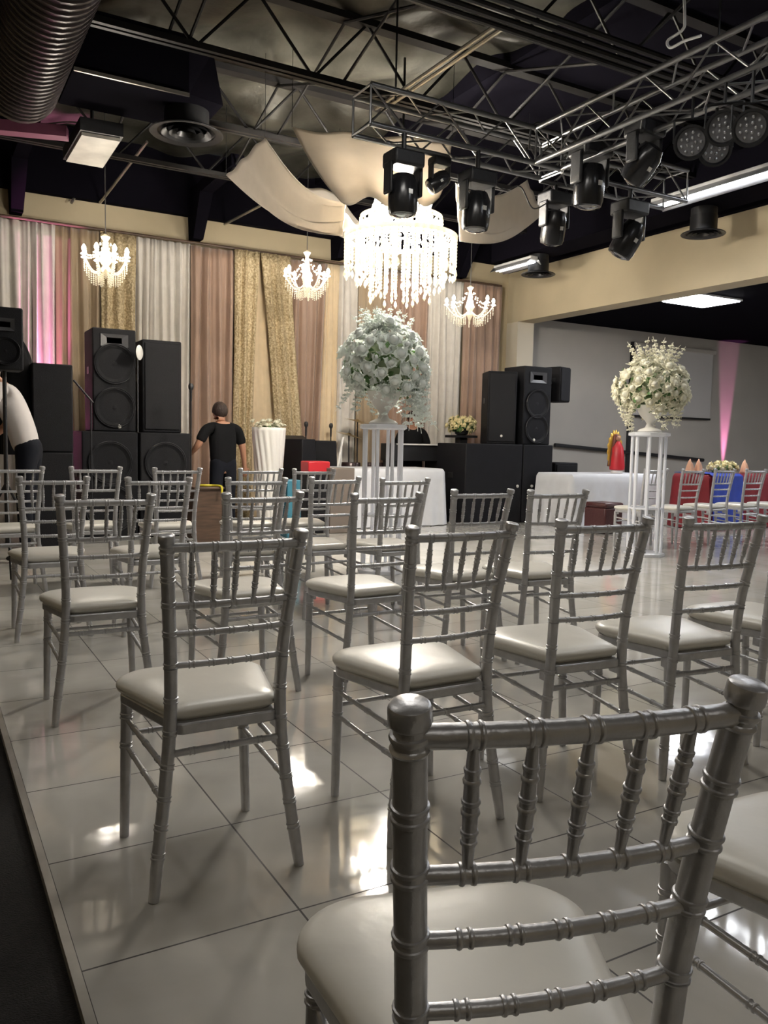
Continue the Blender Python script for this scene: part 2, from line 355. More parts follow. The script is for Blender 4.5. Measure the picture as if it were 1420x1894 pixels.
def make_chair(label, group):
    t = thing('chiavari_chair', label, 'chair', group=group)
    for s in (-1, 1):
        base = lambda z: .0135 if z < .05 else .0165 - .002*max(0, (.4-z))
        p, r = ringed((lambda z: Vector((s*post_xy(z)[0], post_xy(z)[1], z)), .877), base, [.11, .18, .25, .33, .415, .50, .59, .675, .75, .815], h=.0026)
        top = p[-1]; tilt = (p[-1]-p[-4]).normalized()
        for d, rr in ((.001, .0180), (.004, .0192), (.007, .0180), (.008, .0165), (.012, .0165), (.013, .0185), (.016, .0195), (.019, .0185), (.020, .0155), (.027, .0155), (.028, .0185), (.031, .0202), (.044, .0202), (.048, .0192), (.050, .0165), (.051, .004)):
            p.append(top+tilt*d); r.append(rr)
        MB().tube(p, r, 20).build('back_post', silver, t, ang=38)
    for s in (-1, 1):
        fn = lambda q: Vector((s*(.185-.012*q/.43), .160+.010*q/.43, q))
        p, r = ringed((fn, .412), lambda z: .0135+.004*z/.43, [.27, .355], h=.0028)
        MB().tube(p, r, 16).build('front_leg', silver, t, ang=38)
    # back rails, bowed slightly to the rear
    def rail(name, z, r0, nr, bow=.014, pos=None):
        x, y = post_xy(z); L = 2*x
        fn = lambda q: Vector((-x+q, y-bow*(1-((q/L)*2-1)**2), z))
        rings = [L*k for k in (pos or [(i+1)/(nr+1) for i in range(nr)])]
        p, r = ringed((fn, L), lambda q: r0, rings, h=.0020)
        MB().tube(p, r, 14).build(name, silver, t, ang=38); return x, y, bow
    POS = [.17, .335, .5, .665, .83]
    rail('top_rail', .892, .0122, 5, pos=POS); rail('back_rail', .745, .0095, 5, pos=POS); rail('back_rail', .672, .0085, 5, pos=POS); rail('back_rail', .590, .0085, 5, pos=POS)
    x1, y1 = post_xy(.892); x0, y0 = post_xy(.745)
    for k in POS:
        u = k*2-1; a = Vector((x0*u, y0-.014*(1-u*u), .748)); b = Vector((x1*u*1.0, y1-.014*(1-u*u), .890)); L = (b-a).length
        p, r = ringed((lambda q: a.lerp(b, q/L), L), lambda q: .0048+.0030*math.sin(PI*min(1, max(0, q/L))), [L*.27, L*.5, L*.73], h=.0017)
        MB().tube(p, r, 12).build('spindle', silver, t, ang=38)
    # stretchers
    def stick(name, a, b, r0=.0075):
        a = Vector(a); b = Vector(b); L = (b-a).length
        p, r = ringed((lambda q: a.lerp(b, q/L), L), lambda q: r0, [L*.2, L*.5, L*.8], h=.0018); MB().tube(p, r, 10).build(name, silver, t, ang=38)
    for s in (-1, 1):
        for z in (.345, .265):
            px_, py_ = post_xy(z-.02); stick('side_stretcher', (s*.175, .170, z), (s*px_, py_, z-.025))
    xx, yy = post_xy(.36); stick('rear_stretcher', (-xx, yy, .36), (xx, yy, .36), .009)
    stick('front_stretcher', (-.176, .172, .30), (.176, .172, .30), .008)
    # seat frame and cushion: outline trapezoid with rounded corners
    def outline(wf, wb, yf, yb, rf, rb, n=9):
        pts = []
        for (cx, cy, a0, r) in ((wf-rf, yf-rf, 0, rf), (-wf+rf, yf-rf, PI/2, rf), (-wb+rb, yb+rb, PI, rb), (wb-rb, yb+rb, 1.5*PI, rb)):
            for i in range(n+1): a = a0+PI/2*i/n; pts.append((cx+r*math.cos(a), cy+r*math.sin(a)))
        return pts
    fr = outline(.202, .135, .204, -.205, .09, .02)
    MB().prism(fr, .408, .438).build('seat_frame', silver, t, bevel=.005)
    # brackets under the seat
    for s in (-1, 1):
        MB().box((s*.146, -.165, .395), (.012, .06, .035)).build('corner_block', silver, t, bevel=.005); MB().box((s*.166, .145, .397), (.014, .04, .03)).build('corner_block', silver, t, bevel=.005)
    layers = [(.96, .436), (.975, .442), (1.02, .447), (1.04, .455), (1.04, .463), (1.02, .470), (.96, .477), (.86, .482), (.6, .486), (.3, .487), (.02, .487)]
    base = outline(.206, .146, .212, -.185, .105, .045); n = len(base); vs = []; fs = []
    for k, z in layers: vs += [(x*k, (y-.01)*k+.01, z) for x, y in base]
    for i in range(len(layers)-1):
        for j in range(n): j2 = (j+1) % n; fs.append((i*n+j, i*n+j2, (i+1)*n+j2, (i+1)*n+j))
    fs.append(tuple((len(layers)-1)*n+j for j in range(n))); fs.append(tuple(range(n-1, -1, -1)))
    MB().add(vs, fs).build('seat_cushion', vinyl, t, ang=180)
    return t
GR = 'silver chiavari chairs set out in rows'
CH_LIST = [
 (.612, .808, -.264, 'large silver chiavari chair closest to the camera, turned slightly right'),
 (1.335, .80, -.05, 'silver chiavari chair cut off by the right edge beside the closest chair, seat showing'),
 (.687, 2.198, .005, 'leftmost silver chair of the second row, whole chair in view by the floor edge'),
 (1.353, 2.17, .011, 'silver chair in the second row right of the leftmost one, glare on its seat'),
 (1.955, 2.196, -.086, 'third silver chair from the left in the second row, behind the closest chair'),
 (2.46, 2.131, -.089, 'fourth silver chair from the left in the second row, its top near the right edge'),
 (3.05, 2.20, -.06, 'fifth silver chair in the second row, only its seat seen at the right edge'),
 (.658, 3.622, -.017, 'leftmost silver chair of the third row, standing near the white floor trim'),
 (1.31, 3.632, .04, 'third row silver chair mostly hidden behind the back of the leftmost second row chair'),
 (1.851, 3.485, .04, 'third row silver chair with a warm lit seat in front of the white flower stand'),
 (2.528, 3.656, -.027, 'third row silver chair with its back against the black speaker stack'),
 (2.96, 3.55, -.098, 'rightmost silver chair of the third row, left of the wine coloured ottoman'),
 (.668, 5.121, -.024, 'leftmost silver chair of the fourth row, seat half hidden by a nearer chair'),
 (1.226, 5.017, -.03, 'second silver chair from the left in the fourth row'),
 (1.821, 4.948, -.124, 'third silver chair from the left in the fourth row, below the white flower vase'),
 (2.342, 5.025, .055, 'fourth silver chair from the left in the fourth row, beside the white flower stand'),
 (2.765, 4.839, .027, 'rightmost silver chair of the fourth row, overlapping the white flower stand rods'),
 (.61, 6.66, .05, 'leftmost silver chair of the back row, cut off by the left edge'),
 (1.177, 6.678, -.018, 'silver chair of the back row in front of the tall two woofer speaker'),
 (1.746, 6.523, -.004, 'silver chair of the back row beside the person in the black T-shirt'),
 (2.409, 6.491, .012, 'silver chair of the back row right of the person in the black T-shirt'),
 (2.845, 6.396, -.028, 'rightmost silver chair of the back row, under the red box'),
]
CH_T = [
 (7.24, 6.78, .0, 'guest table chair partly hidden behind the right flower stand'),
 (7.788, 6.731, 0, 'guest table chair directly right of the right flower stand, red cloth behind it'),
 (8.461, 6.829, .014, 'guest table chair in front of the blue table cloth'),
 (9.039, 6.819, -.027, 'guest table chair right of the blue cloth, near the right edge'),
 (9.64, 6.80, 0, 'guest table chair cut off by the right edge of the picture'),
]
proto = make_chair(CH_LIST[0][3], GR)
proto.location = (*CH_LIST[0][:2], 0); proto.rotation_euler = (0, 0, CH_LIST[0][2])
for x, y, a_, lb in CH_LIST[1:]: copy_tree(proto, (x, y, 0), a_, lb)
for x, y, a_, lb in CH_T:
    c = copy_tree(proto, (x, y, 0), a_, lb); c['group'] = 'chairs lined up at the guest table in the alcove'

# ------------------------------------------------------------------ tables
def clothbox(w_, d_, h_, flare=.05, nf=26, amp=.02, zb=.01, seed=0):
    """cloth over a rectangular table: flat top, side panels with soft folds"""
    R = random.Random(seed); N = 160; prof = []
    rc = .05
    per = []
    for i in range(N):
        s = i/N*2*(w_+d_)
        if s < w_: p = (-w_/2+s, -d_/2, 0, -1)
        elif s < w_+d_: p = (w_/2, -d_/2+(s-w_), 1, 0)
        elif s < 2*w_+d_: p = (w_/2-(s-w_-d_), d_/2, 0, 1)
        else: p = (-w_/2, d_/2-(s-2*w_-d_), -1, 0)
        per.append((p, s))
    lv = [(0, .0), (.012, .004), (.03, .02), (.05, .05)]+[(.05+.0*k, .05+(h_-zb-.05)*k/8) for k in range(1, 9)]
    vs = []; fs = []
    ph = R.uniform(0, 6)
    for j, (o_, dz) in enumerate(lv):
        f = max(0, (dz-.05)/(h_-.05))
        for (p, s) in per:
            off = o_-.02+flare*f+amp*f*(math.sin(s*nf/1.2+ph)+.5*math.sin(s*nf*.53+1))
            vs.append((p[0]+p[2]*off, p[1]+p[3]*off, h_-dz))
    for j in range(len(lv)-1):
        for i in range(N): i2 = (i+1) % N; fs.append((j*N+i, j*N+i2, (j+1)*N+i2, (j+1)*N+i))
    fs.append(tuple(range(N)))
    return MB().add(vs, [tuple(reversed(f)) for f in fs])
def table(x0, x1, y0, d_, h_, label, clab, m, cgroup=None, seed=0):
    cx, cy = (x0+x1)/2, y0+d_/2; w_ = x1-x0
    t = thing('banquet_table', label, 'table', (cx, cy, 0))
    MB().box((0, 0, h_-.035), (w_-.06, d_-.06, .03)).build('tabletop', brownw, t, smooth=False)
    for sx in (-1, 1):
        for sy in (-1, 1): MB().tube([(sx*(w_/2-.12), sy*(d_/2-.10), 0), (sx*(w_/2-.12), sy*(d_/2-.10), h_-.05)], .016, 8).build('leg', darkmetal, t)
    o = clothbox(w_, d_, h_, seed=seed).build('tablecloth', m, ang=60); o.location = (cx, cy, 0); tag(o, clab, 'tablecloth')
    return cx, cy
xa, xb = at(618, 870, Y=9.7).x, at(820, 870, Y=9.7).x
table(xa, xb, 9.7, .75, .80, 'banquet table under the white cloth behind the left flower stand', 'white floor length cloth on the table behind the left flower stand', tablecl, seed=1)
ta0, ta1 = at(1058, 885, Y=8.8).x, at(1216, 885, Y=8.8).x
table(ta0, ta1, 8.8, .75, .76, 'banquet table under the white cloth carrying the red statuette', 'white cloth on the table that carries the red statuette', tablecl, seed=2)
g0, g1 = at(1245, 880, Y=8.5).x, 13.0
table(g0, g1, 7.9, .6, .79, 'long guest table under the wine red cloth in the alcove', 'wine red floor length cloth on the long guest table', redcl, seed=3)
# blue cloth draped over the guest table
bx0, bx1 = at(1316, 890, Y=7.85).x, at(1372, 890, Y=7.85).x
def blue(u, v):
    x = bx0+(bx1-bx0)*u
    if v < .35: return (x, 7.86+.66*(1-v/.35), .806)
    q = (v-.35)/.65; return (x, 7.84-.05*q-.012*math.sin(u*22)*q, .80-.72*q)
tag(MB().grid(blue, 30, 24).build('table_runner', bluecl, solid=.006), 'royal blue cloth laid across the wine red guest table', 'cloth')
# napkin cones and flowers on guest table
def napkin(x, y, label):
    mb = MB()
    def fn(u, v):
        a = u*2*PI; r = (.055*(1-v)**.6+.012)*(1+.18*math.sin(a*5)); return (x+r*math.cos(a), y+r*math.sin(a), .802+.19*v+.02*math.sin(a*2)*v)
    return tag(mb.grid(fn, 24, 8).build('folded_napkin', peach, solid=.003), label, 'napkin', 'folded peach napkins on the guest table')
for k, (p_, lb) in enumerate(((1275, 'leftmost folded peach napkin standing on the guest table'), (1291, 'folded peach napkin second from the left on the guest table'), (1376, 'folded peach napkin right of the low centrepiece on the guest table'))):
    q = at(p_, 870, Y=8.15); napkin(q.x, 8.15, lb)

# ------------------------------------------------------------------ flowers
def rosette(n_=14, r=.045, seed=0):
    R = random.Random(seed); mb = MB()
    for i in range(n_):
        f = i/n_; a = i*2.399; tilt = .25+1.15*(f); rr = r*(.35+.65*f); w_ = r*.75
        ax = Vector((math.cos(a), math.sin(a), 0)); tg = Vector((-math.sin(a), math.cos(a), 0))
        def fn(u, v, ax=ax, tg=tg, tilt=tilt, rr=rr, w_=w_):
            x = (u-.5)*2; wid = w_*.6*math.sin(PI*min(1, .15+.8*v)); d_ = ax*(rr*.25+rr*v*math.sin(tilt))+Vector((0, 0, 1))*(rr*v*math.cos(tilt)+r*.2)
            return d_+tg*x*wid+ax*(-.3*rr*x*x*v)
        mb.grid(fn, 3, 3)
    mb.ball((0, 0, r*.35), r*.45, 8, 5)
    return mb
ROSE = [rosette(seed=i).mesh('blossom', petal) for i in range(2)]
ROSEW = [rosette(seed=i).mesh('blossom', petalw) for i in range(2)]
ROSEY = [rosette(12, .04, seed=5).mesh('blossom', petaly)]
def spray_mesh(m, L, n_, curve, seed):
    R = random.Random(seed); mb = MB(); pts = []
    for i in range(9):
        v = i/8; pts.append(Vector((curve*v*v*L, 0, v*L)))
    mb.tube(pts, .0025, 4)
    for i in range(n_):
        v = .3+.7*i/n_; p = pts[min(8, int(v*8))]; a = i*2.4; rr = .030*(1.15-v*.6)
        mb.ball(p+Vector((math.cos(a)*rr, math.sin(a)*rr, R.uniform(-.01, .01))), .013*(1.25-.55*v)*R.uniform(.8, 1.2), 5, 3, sc=(1, 1, .7))
    return mb.mesh('flower_spray', m)
def place(meshes, name, parent, loc, direction, sc=1., R=random):
    o = bpy.data.objects.new(name, R.choice(meshes)); C.objects.link(o); o.parent = parent; o.location = loc
    q = Vector(direction).to_track_quat('Z', 'Y'); o.rotation_mode = 'QUATERNION'; o.rotation_quaternion = q@Euler((0, 0, R.uniform(0, 6))).to_quaternion(); o.scale = (sc,)*3
    return o
def leaves(parent, center, rad, n_, R, zlo=-1, zhi=1, m=leafm):
    mb = MB()
    for i in range(n_):
        d_ = Vector((R.gauss(0, 1), R.gauss(0, 1), R.uniform(zlo, zhi))); d_.normalize(); p = Vector(center)+Vector((d_.x*rad[0], d_.y*rad[1], d_.z*rad[2]))*R.uniform(.7, 1.0)
        t_ = d_.orthogonal().normalized(); t_ = (t_+Vector((R.uniform(-1, 1), R.uniform(-1, 1), R.uniform(-1, 1)))*.6).normalized(); b_ = d_.cross(t_).normalized(); L = R.uniform(.05, .09); w_ = L*.28
        mb.add([p, p+t_*L*.5+b_*w_+d_*.01, p+t_*L, p+t_*L*.5-b_*w_+d_*.01], [(0, 1, 2, 3)])
    o = mb.build('foliage', m, parent); o['kind'] = 'stuff'; return o
def arrangement(loc, label, roses, petm, rad, seed, tall, zc, urn, nro=70, bs=1.45, hang=False, spr=True, sup=16, sdown=18, lean=0.):
    R = random.Random(seed)
    t = thing('flower_arrangement', label, 'flowers', loc)
    urn(t)
    core = MB().ball((lean, 0, zc), .8, 16, 10, sc=(rad[0]*.85, rad[1]*.85, rad[2]*.85)); core.build('flower_foam', mat('foam_green', (.30, .36, .22), .8), t)
    g = PI*(3-5**.5)
    for i in range(nro):
        z = 1-1.7*(i+.5)/nro; r_ = math.sqrt(max(0, 1-z*z)); a = g*i
        d_ = Vector((math.cos(a)*r_, math.sin(a)*r_, z)); k = R.uniform(.80, 1.08)
        place(roses, 'blossom', t, (lean+d_.x*rad[0]*k, d_.y*rad[1]*k, zc+d_.z*rad[2]*k), d_+Vector((R.uniform(-.3, .3), R.uniform(-.3, .3), R.uniform(-.1, .3))), R.uniform(.8, 1.2)*bs, R)
    leaves(t, (lean, 0, zc), (rad[0]*1.05, rad[1]*1.05, rad[2]*1.05), 230, R, -1.3, .75)
    if spr:
        up = [spray_mesh(petm, tall, 34, c_, 3) for c_ in (.1, .3)]; dn = [spray_mesh(petm, .34, 44, c_, 4) for c_ in (.2, .5)]
        for i in range(sup):
            a = R.uniform(0, 2*PI); q = R.uniform(0, .55); d_ = Vector((math.cos(a)*q, math.sin(a)*q, 1))
            place(up, 'flower_spray', t, (lean+d_.x*rad[0]*.8, d_.y*rad[1]*.8, zc+rad[2]*.55), d_, R.uniform(.75, 1.1), R)
        for i in range(sdown):
            a = 2*PI*i/sdown+R.uniform(-.2, .2); d_ = Vector((math.cos(a)*.12, math.sin(a)*.12, -1)); k = R.uniform(.62, .92)
            place(dn, 'flower_spray', t, (lean+math.cos(a)*rad[0]*k, math.sin(a)*rad[1]*k, zc-rad[2]*.35), d_, R.uniform(.7, 1.1), R)
    if hang:
        long_ = [spray_mesh(petm, .46, 60, c_, 9) for c_ in (.1, .35)]
        for i in range(12):
            a = -.55+R.uniform(-.75, .75); k = R.uniform(.6, 1.02)
            place(long_, 'flower_spray', t, (lean+math.cos(a)*rad[0]*k, math.sin(a)*rad[1]*k, zc-rad[2]*.25), (math.cos(a)*.1, math.sin(a)*.1, -1), R.uniform(.8, 1.15), R)
    return t
def urn_a(t):   # footed urn
    MB().lathe([(.12, 0), (.13, .012), (.11, .03), (.05, .055), (.035, .09), (.05, .12), (.10, .17), (.135, .23), (.15, .28), (.16, .285), (.15, .29), (.13, .27)], n=28).build('urn', whitegl, t, ang=80)
def stand(x, y, label, h_=1.32, rad=.17, rot=0.):
    t = thing('pedestal_stand', label, 'stand', (x, y, 0), rot)
    MB().lathe([(rad+.04, 0), (rad+.045, .01), (rad+.045, .03), (rad+.02, .04)], n=8).build('base_plate', acry, t, ang=30)
    MB().lathe([(rad+.02, h_-.045), (rad+.045, h_-.035), (rad+.045, h_-.008), (rad+.035, h_)], n=8).build('top_plate', acry, t, ang=30)
    MB().lathe([(rad-.01, .50), (rad+.012, .505), (rad+.012, .52), (rad-.01, .525), (rad-.03, .52), (rad-.03, .505), (rad-.01, .50)], n=8, cap=False).build('ring_band', acry, t, ang=30)
    for k in range(8):
        a = 2*PI*k/8
        MB().tube([(rad*math.cos(a), rad*math.sin(a), .03), (rad*math.cos(a), rad*math.sin(a), h_-.03)], .016, 10).build('rod', acry, t)
    return t
pl = at(703, 1058, Z=0); pr = at(1190, 1027, Z=0)
stand(pl.x, pl.y, 'white rod pedestal stand carrying the larger flower arrangement', 1.31)
stand(pr.x, pr.y, 'white rod pedestal stand at the right carrying the creamy flowers', 1.32)
arrangement((pl.x, pl.y, 1.31), 'large cool white flower arrangement high on the left pedestal stand', ROSE, petal, (.35, .35, .33), 11, .30, .53, urn_a, 98, lean=.02, sup=30, bs=1.85, hang=True)
arrangement((pr.x, pr.y, 1.32), 'creamy white flower arrangement high on the right pedestal stand', ROSEW, petalw, (.37, .35, .27), 21, .36, .46, urn_a, 98, sup=24, bs=1.9)

# white tapered vase with flowers at back
q = at(497, 815, Y=9.9)
t = thing('floor_vase', 'tall white tapered floor vase with small flowers on top', 'vase', (q.x, 9.9, 0))
def vz(u, v):
    a = u*2*PI; z = 1.31*v; rr = lerp_tab([(0, .13), (.5, .15), (1.05, .19), (1.32, .215)], z)[0]*(1+.035*math.sin(a*16+z*9)*min(1, (1.31-z)*8)); return (rr*math.cos(a), rr*math.sin(a), z)
MB().grid(vz, 192, 30).build('vase_body', whitegl, t, solid=.008, ang=180)
MB().lathe([(.13, .0), (.13, .01), (.001, .012)], n=32).build('vase_foot', whitegl, t); MB().lathe([(.2, 1.24), (.001, 1.25)], n=32, cap=False).build('soil', leafm, t)
R_ = random.Random(5)
for i in range(44):
    a = R_.uniform(0, 2*PI); r_ = .20*math.sqrt(R_.random()); place(ROSEW, 'blossom', t, (r_*math.cos(a), r_*math.sin(a), 1.30+R_.uniform(0, .09)), (math.cos(a)*.5, math.sin(a)*.5, 1), R_.uniform(.7, 1.1), R_)
leaves(t, (0, 0, 1.32), (.17, .17, .05), 14, R_, -.2, 1)

def bowl(t): MB().lathe([(.07, 0), (.10, .02), (.12, .09), (.125, .10), (.11, .095)], n=20).build('bowl', blackp, t)
q = at(853, 805, Y=10.75)
arrangement((q.x, 10.75, q.z), 'small yellow cream bouquet on the black stand left of the right speakers', ROSEY, petaly, (.22, .18, .13), 31, .2, .16, bowl, 46, spr=False)
t = thing('black_stand', 'black stand holding the small yellow bouquet', 'stand', (q.x, 10.75, 0))
MB().box((0, 0, q.z-.02), (.42, .3, .04)).build('shelf', blackp, t, bevel=.005)
MB().box((0, 0, (q.z-.04)/2), (.14, .14, q.z-.04)).build('column', blackp, t, bevel=.005)
MB().box((0, 0, .02), (.4, .4, .04)).build('foot', blackp, t, bevel=.005)
# low centrepiece on guest table
q = at(1336, 868, Y=8.2)
def low(t): MB().lathe([(.12, 0), (.15, .03), (.14, .05)], n=20).build('dish', goldm, t)
arrangement((q.x, 8.2, .808), 'low cream and peach centrepiece on the guest table', ROSEY, petaly, (.24, .14, .07), 41, .2, .08, low, 30, spr=False)

# religious style statuette
q = at(1140, 877, Y=9.1)
t = thing('statuette', 'red robed statuette with golden halo standing on the white cloth table', 'statue', (q.x, 9.1, .765))
MB().lathe([(.09, 0), (.09, .04), (.07, .05)], n=20).build('pedestal', whitegl, t)
MB().lathe([(.11, .05), (.115, .10), (.10, .25), (.085, .38), (.05, .45), (.03, .48)], n=20).build('robe', redm, t)
MB().ball((0, 0, .52), .042, 12, 8).build('head', skinm, t)
def halo(u, v): a = u*2*PI; k = (1+.06*math.sin(a*18)); return (.15*k*math.cos(a)*v, .06, .34+.30*k*math.sin(a)*v)
MB().grid(halo, 72, 3).build('halo', goldm, t, solid=.01)
MB().lathe([(.115, .10), (.095, .30), (.065, .46), (.05, .56), (.03, .585), (.004, .59)], n=20, c=(0, .045, 0)).build('mantle', mat('dark_mantle', (.12, .03, .02), .6), t)

# wine ottoman
q = at(1114, 985, Z=0)
t = thing('ottoman', 'square wine coloured ottoman with tufted lid beside the right table', 'ottoman', (q.x, q.y, 0), .1)
MB().box((0, 0, .18), (.36, .36, .34)).build('body', maroon, t, bevel=.02); MB().box((0, 0, .38), (.38, .38, .07)).build('lid', maroon, t, bevel=.03)

# ------------------------------------------------------------------ loudspeakers
def speaker(name, label, c, w_, d_, h_, rz=0., woofers=(), horn=None, mesh=False, badge=None, group=None):
    t = thing(name, label, 'speaker', c, rz, group)
    MB().box((0, 0, h_/2), (w_, d_, h_)).build('cabinet', blackbox, t, bevel=.015)
    yf = -d_/2
    if mesh:
        MB().box((0, yf-.008, h_/2), (w_*.88, .016, h_*.93)).build('grille', grille, t, bevel=.006)
    for (zc, r) in woofers:
        rt = Matrix.Rotation(PI/2, 3, 'X')
        wf_ = MB().lathe([(r*1.08, 0), (r*1.08, .012), (r, .018), (r*.93, .008), (r*.86, -.0), (r*.35, -.03), (r*.33, -.012), (.001, .005)], c=(0, yf-.002, zc), n=40, rot=rt, cap=False).build('woofer', grille, t)
        MB().lathe([(r*1.05, .014), (r*1.08, .020), (r*1.11, .014)], c=(0, yf-.002, zc), n=40, rot=rt, cap=False).build('woofer_ring', mat('ring_grey', (.022, .022, .026), .45, .3), wf_)
    if horn:
        zc, hw, hh_ = horn; mb = MB()
        a_ = [(-hw, yf-.012, zc-hh_), (hw, yf-.012, zc-hh_), (hw, yf-.012, zc+hh_), (-hw, yf-.012, zc+hh_)]
        b_ = [(-hw*.55, yf+.0, zc-hh_*.45), (hw*.55, yf+.0, zc-hh_*.45), (hw*.55, yf+.0, zc+hh_*.45), (-hw*.55, yf+.0, zc+hh_*.45)]
        k_ = [(x, yf+.002, z) for x, y, z in a_]
        mb.add(a_+b_+k_, [(0, 1, 5, 4), (1, 2, 6, 5), (2, 3, 7, 6), (3, 0, 4, 7), (4, 5, 6, 7), (8, 9, 1, 0), (9, 10, 2, 1), (10, 11, 3, 2), (11, 8, 0, 3)])
        mb.build('horn', mat('horn_grey', (.06, .06, .065), .4), t, smooth=False)
    if badge:
        MB().lathe([(.022, 0), (.022, .012), (.016, .016)], c=(badge[0], yf-.002, badge[1]), n=16, rot=Matrix.Rotation(PI/2, 3, 'X')).build('badge', mat('badge_white', (.7, .68, .62), .3, .3), t)
    for s in (-1, 1): MB().box((s*w_/2, 0, h_*.6), (.012, .12, .08)).build('side_handle', darkmetal, t, bevel=.004)
    return t
def spk(px0, px1, ptop, Y, z0, *a, **k):
    """cabinet whose front spans two photo columns at depth Y, standing on height z0"""
    A = at(px0, ptop, Y=Y); B = at(px1, ptop, Y=Y); return A.x, B.x, (A.z+B.z)/2
d_ = .55
x0, x1, z1 = spk(150, 256, 798, 9.55, 0); subh = z1
speaker('subwoofer', 'black subwoofer under the tall two woofer speaker', ((x0+x1)/2, 9.55+.35, 0), x1-x0-.01, .7, subh, woofers=[(.34, .25), (.86, .22)], badge=(0, .05))
x0b, x1b, _ = spk(259, 352, 800, 9.55, 0)
speaker('subwoofer', 'black subwoofer under the grille fronted speaker', ((x0b+x1b)/2, 9.55+.35, 0), x1b-x0b, .7, subh, woofers=[(.34, .23), (.86, .22)])
x0, x1, z1 = spk(172, 253, 607, 9.6, 0)
speaker('tower_speaker', 'tall black speaker with two woofers and a horn, left of the rose drape', ((x0+x1)/2, 9.9, subh), x1-x0, .5, z1-subh, woofers=[(.76, .205), (.27, .205)], horn=((z1-subh)*.885, .15, .07), badge=(.05, .06))
x0, x1, z1 = spk(265, 338, 629, 9.6, 0)
speaker('tower_speaker', 'tall black speaker with a full grille front, beside the two woofer speaker', ((x0+x1)/2, 9.9, subh), x1-x0, .5, z1-subh, mesh=True)
x0, x1, z1 = spk(60, 136, 672, 8.9, 0); hb = .98
speaker('equipment_case', 'low black case under the dark speaker at the left', ((x0+x1)/2, 9.2, 0), x1-x0-.02, .6, hb)
speaker('tower_speaker', 'plain dark speaker at the left, partly covered by black cloth', ((x0+x1)/2, 9.2, hb), x1-x0, .5, z1-hb)
# black cloth heap
A = at(48, 720, Y=9.15)
def heap(u, v):
    a = u*2*PI; r_ = (1-v)**.55; return (A.x-.06+.22*math.cos(a)*r_*(1+.12*math.sin(a*5)), 9.2+.2*math.sin(a)*r_, .95+ (1.16)*(v**.5)*(1+.03*math.sin(a*3)))
tag(MB().grid(heap, 40, 16).build('black_cloth', blacktee), 'black cloth heaped over gear left of the dark speaker', 'cloth')
# round white disc object between two towers
q = at(256, 652, Y=9.5)
t = thing('disc_stand', 'thin chrome pole carrying the white round disc between the left towers', 'stand', (q.x, 9.54, subh)); MB().tube([(0, 0, 0), (0, 0, q.z-subh)], .007, 6).build('pole', alu, t)
tag(MB().lathe([(.001, 0), (.075, .004), (.085, .012), (.075, .02), (.001, .024)], n=24, rot=Euler((PI/2, 0, .9)).to_matrix(), cap=False).build('round_fan', whitegl, loc=(q.x, 9.5, q.z)), 'small white round disc clipped between the two tall left speakers', 'disc')
# left speaker on tripod
q = at(8, 686, Y=7.45)
speaker('small_speaker', 'black speaker on a tripod pole at the left edge', (q.x, 7.45, q.z), .27, .26, .50, woofers=[(.15, .10)], horn=(.36, .07, .05))
t = thing('speaker_tripod', 'black tripod pole holding up the speaker at the left edge', 'stand', (q.x, 7.45, 0))
MB().tube([(0, 0, .25), (0, 0, q.z)], .017, 10).build('pole', blackp, t)
for k in range(3):
    a = k*2*PI/3+.5; MB().tube([(0, 0, .75), (.42*math.cos(a), .42*math.sin(a), .01)], .012, 8).build('leg', blackp, t); MB().tube([(0, 0, .35), (.22*math.cos(a), .22*math.sin(a), .36)], .008, 6).build('brace', blackp, t)
# right stack
x0, x1, zs = spk(864, 969, 821, 9.6, 0)
speaker('subwoofer', 'wide black subwoofer at the left of the right speaker stack', ((x0+x1)/2, 10.0, 0), x1-x0, .75, zs, badge=((x1-x0)*.42, zs-.62))
x0, x1, zs2 = spk(971, 1025, 821, 9.6, 0)
speaker('subwoofer', 'black subwoofer at the right of the right speaker stack', ((x0+x1)/2, 10.0, 0), x1-x0, .75, zs, badge=((x1-x0)*-.2, zs-.62))
x0, x1, z1 = spk(914, 968, 684, 9.8, 0)
speaker('tower_speaker', 'black tower speaker turned to the side, left one on the right stack', ((x0+x1)/2+.02, 10.05, zs), .44, .44, z1-zs-.02, rz=-.42, mesh=True, badge=(.0, .12))
x0, x1, z1 = spk(971, 1024, 678, 9.75, 0)
speaker('tower_speaker', 'black tower speaker with a horn, right one on the right stack', ((x0+x1)/2, 10.02, zs), x1-x0-.02, .5, z1-zs, woofers=[(.62, .2), (.24, .2)], horn=((z1-zs)*.86, .16, .08), badge=(-.05, .07))
x0, x1, z1 = spk(1027, 1054, 679, 10.0, 0); zb = at(1040, 744, Y=10.).z
t = speaker('small_speaker', 'small black speaker bracketed to the right side of the right stack', ((x0+x1)/2, 10.12, zb), x1-x0, .3, z1-zb, rz=.3, mesh=True)
MB().tube([(-.10, .0, .3), (-.52, .10, .3)], .02, 8).build('bracket', darkmetal, t)
x0, x1, z1 = spk(1027, 1069, 856, 9.8, 0)
speaker('floor_monitor', 'low black box speaker at the foot of the right stack', ((x0+x1)/2, 10.05, 0), x1-x0, .5, z1, mesh=True)

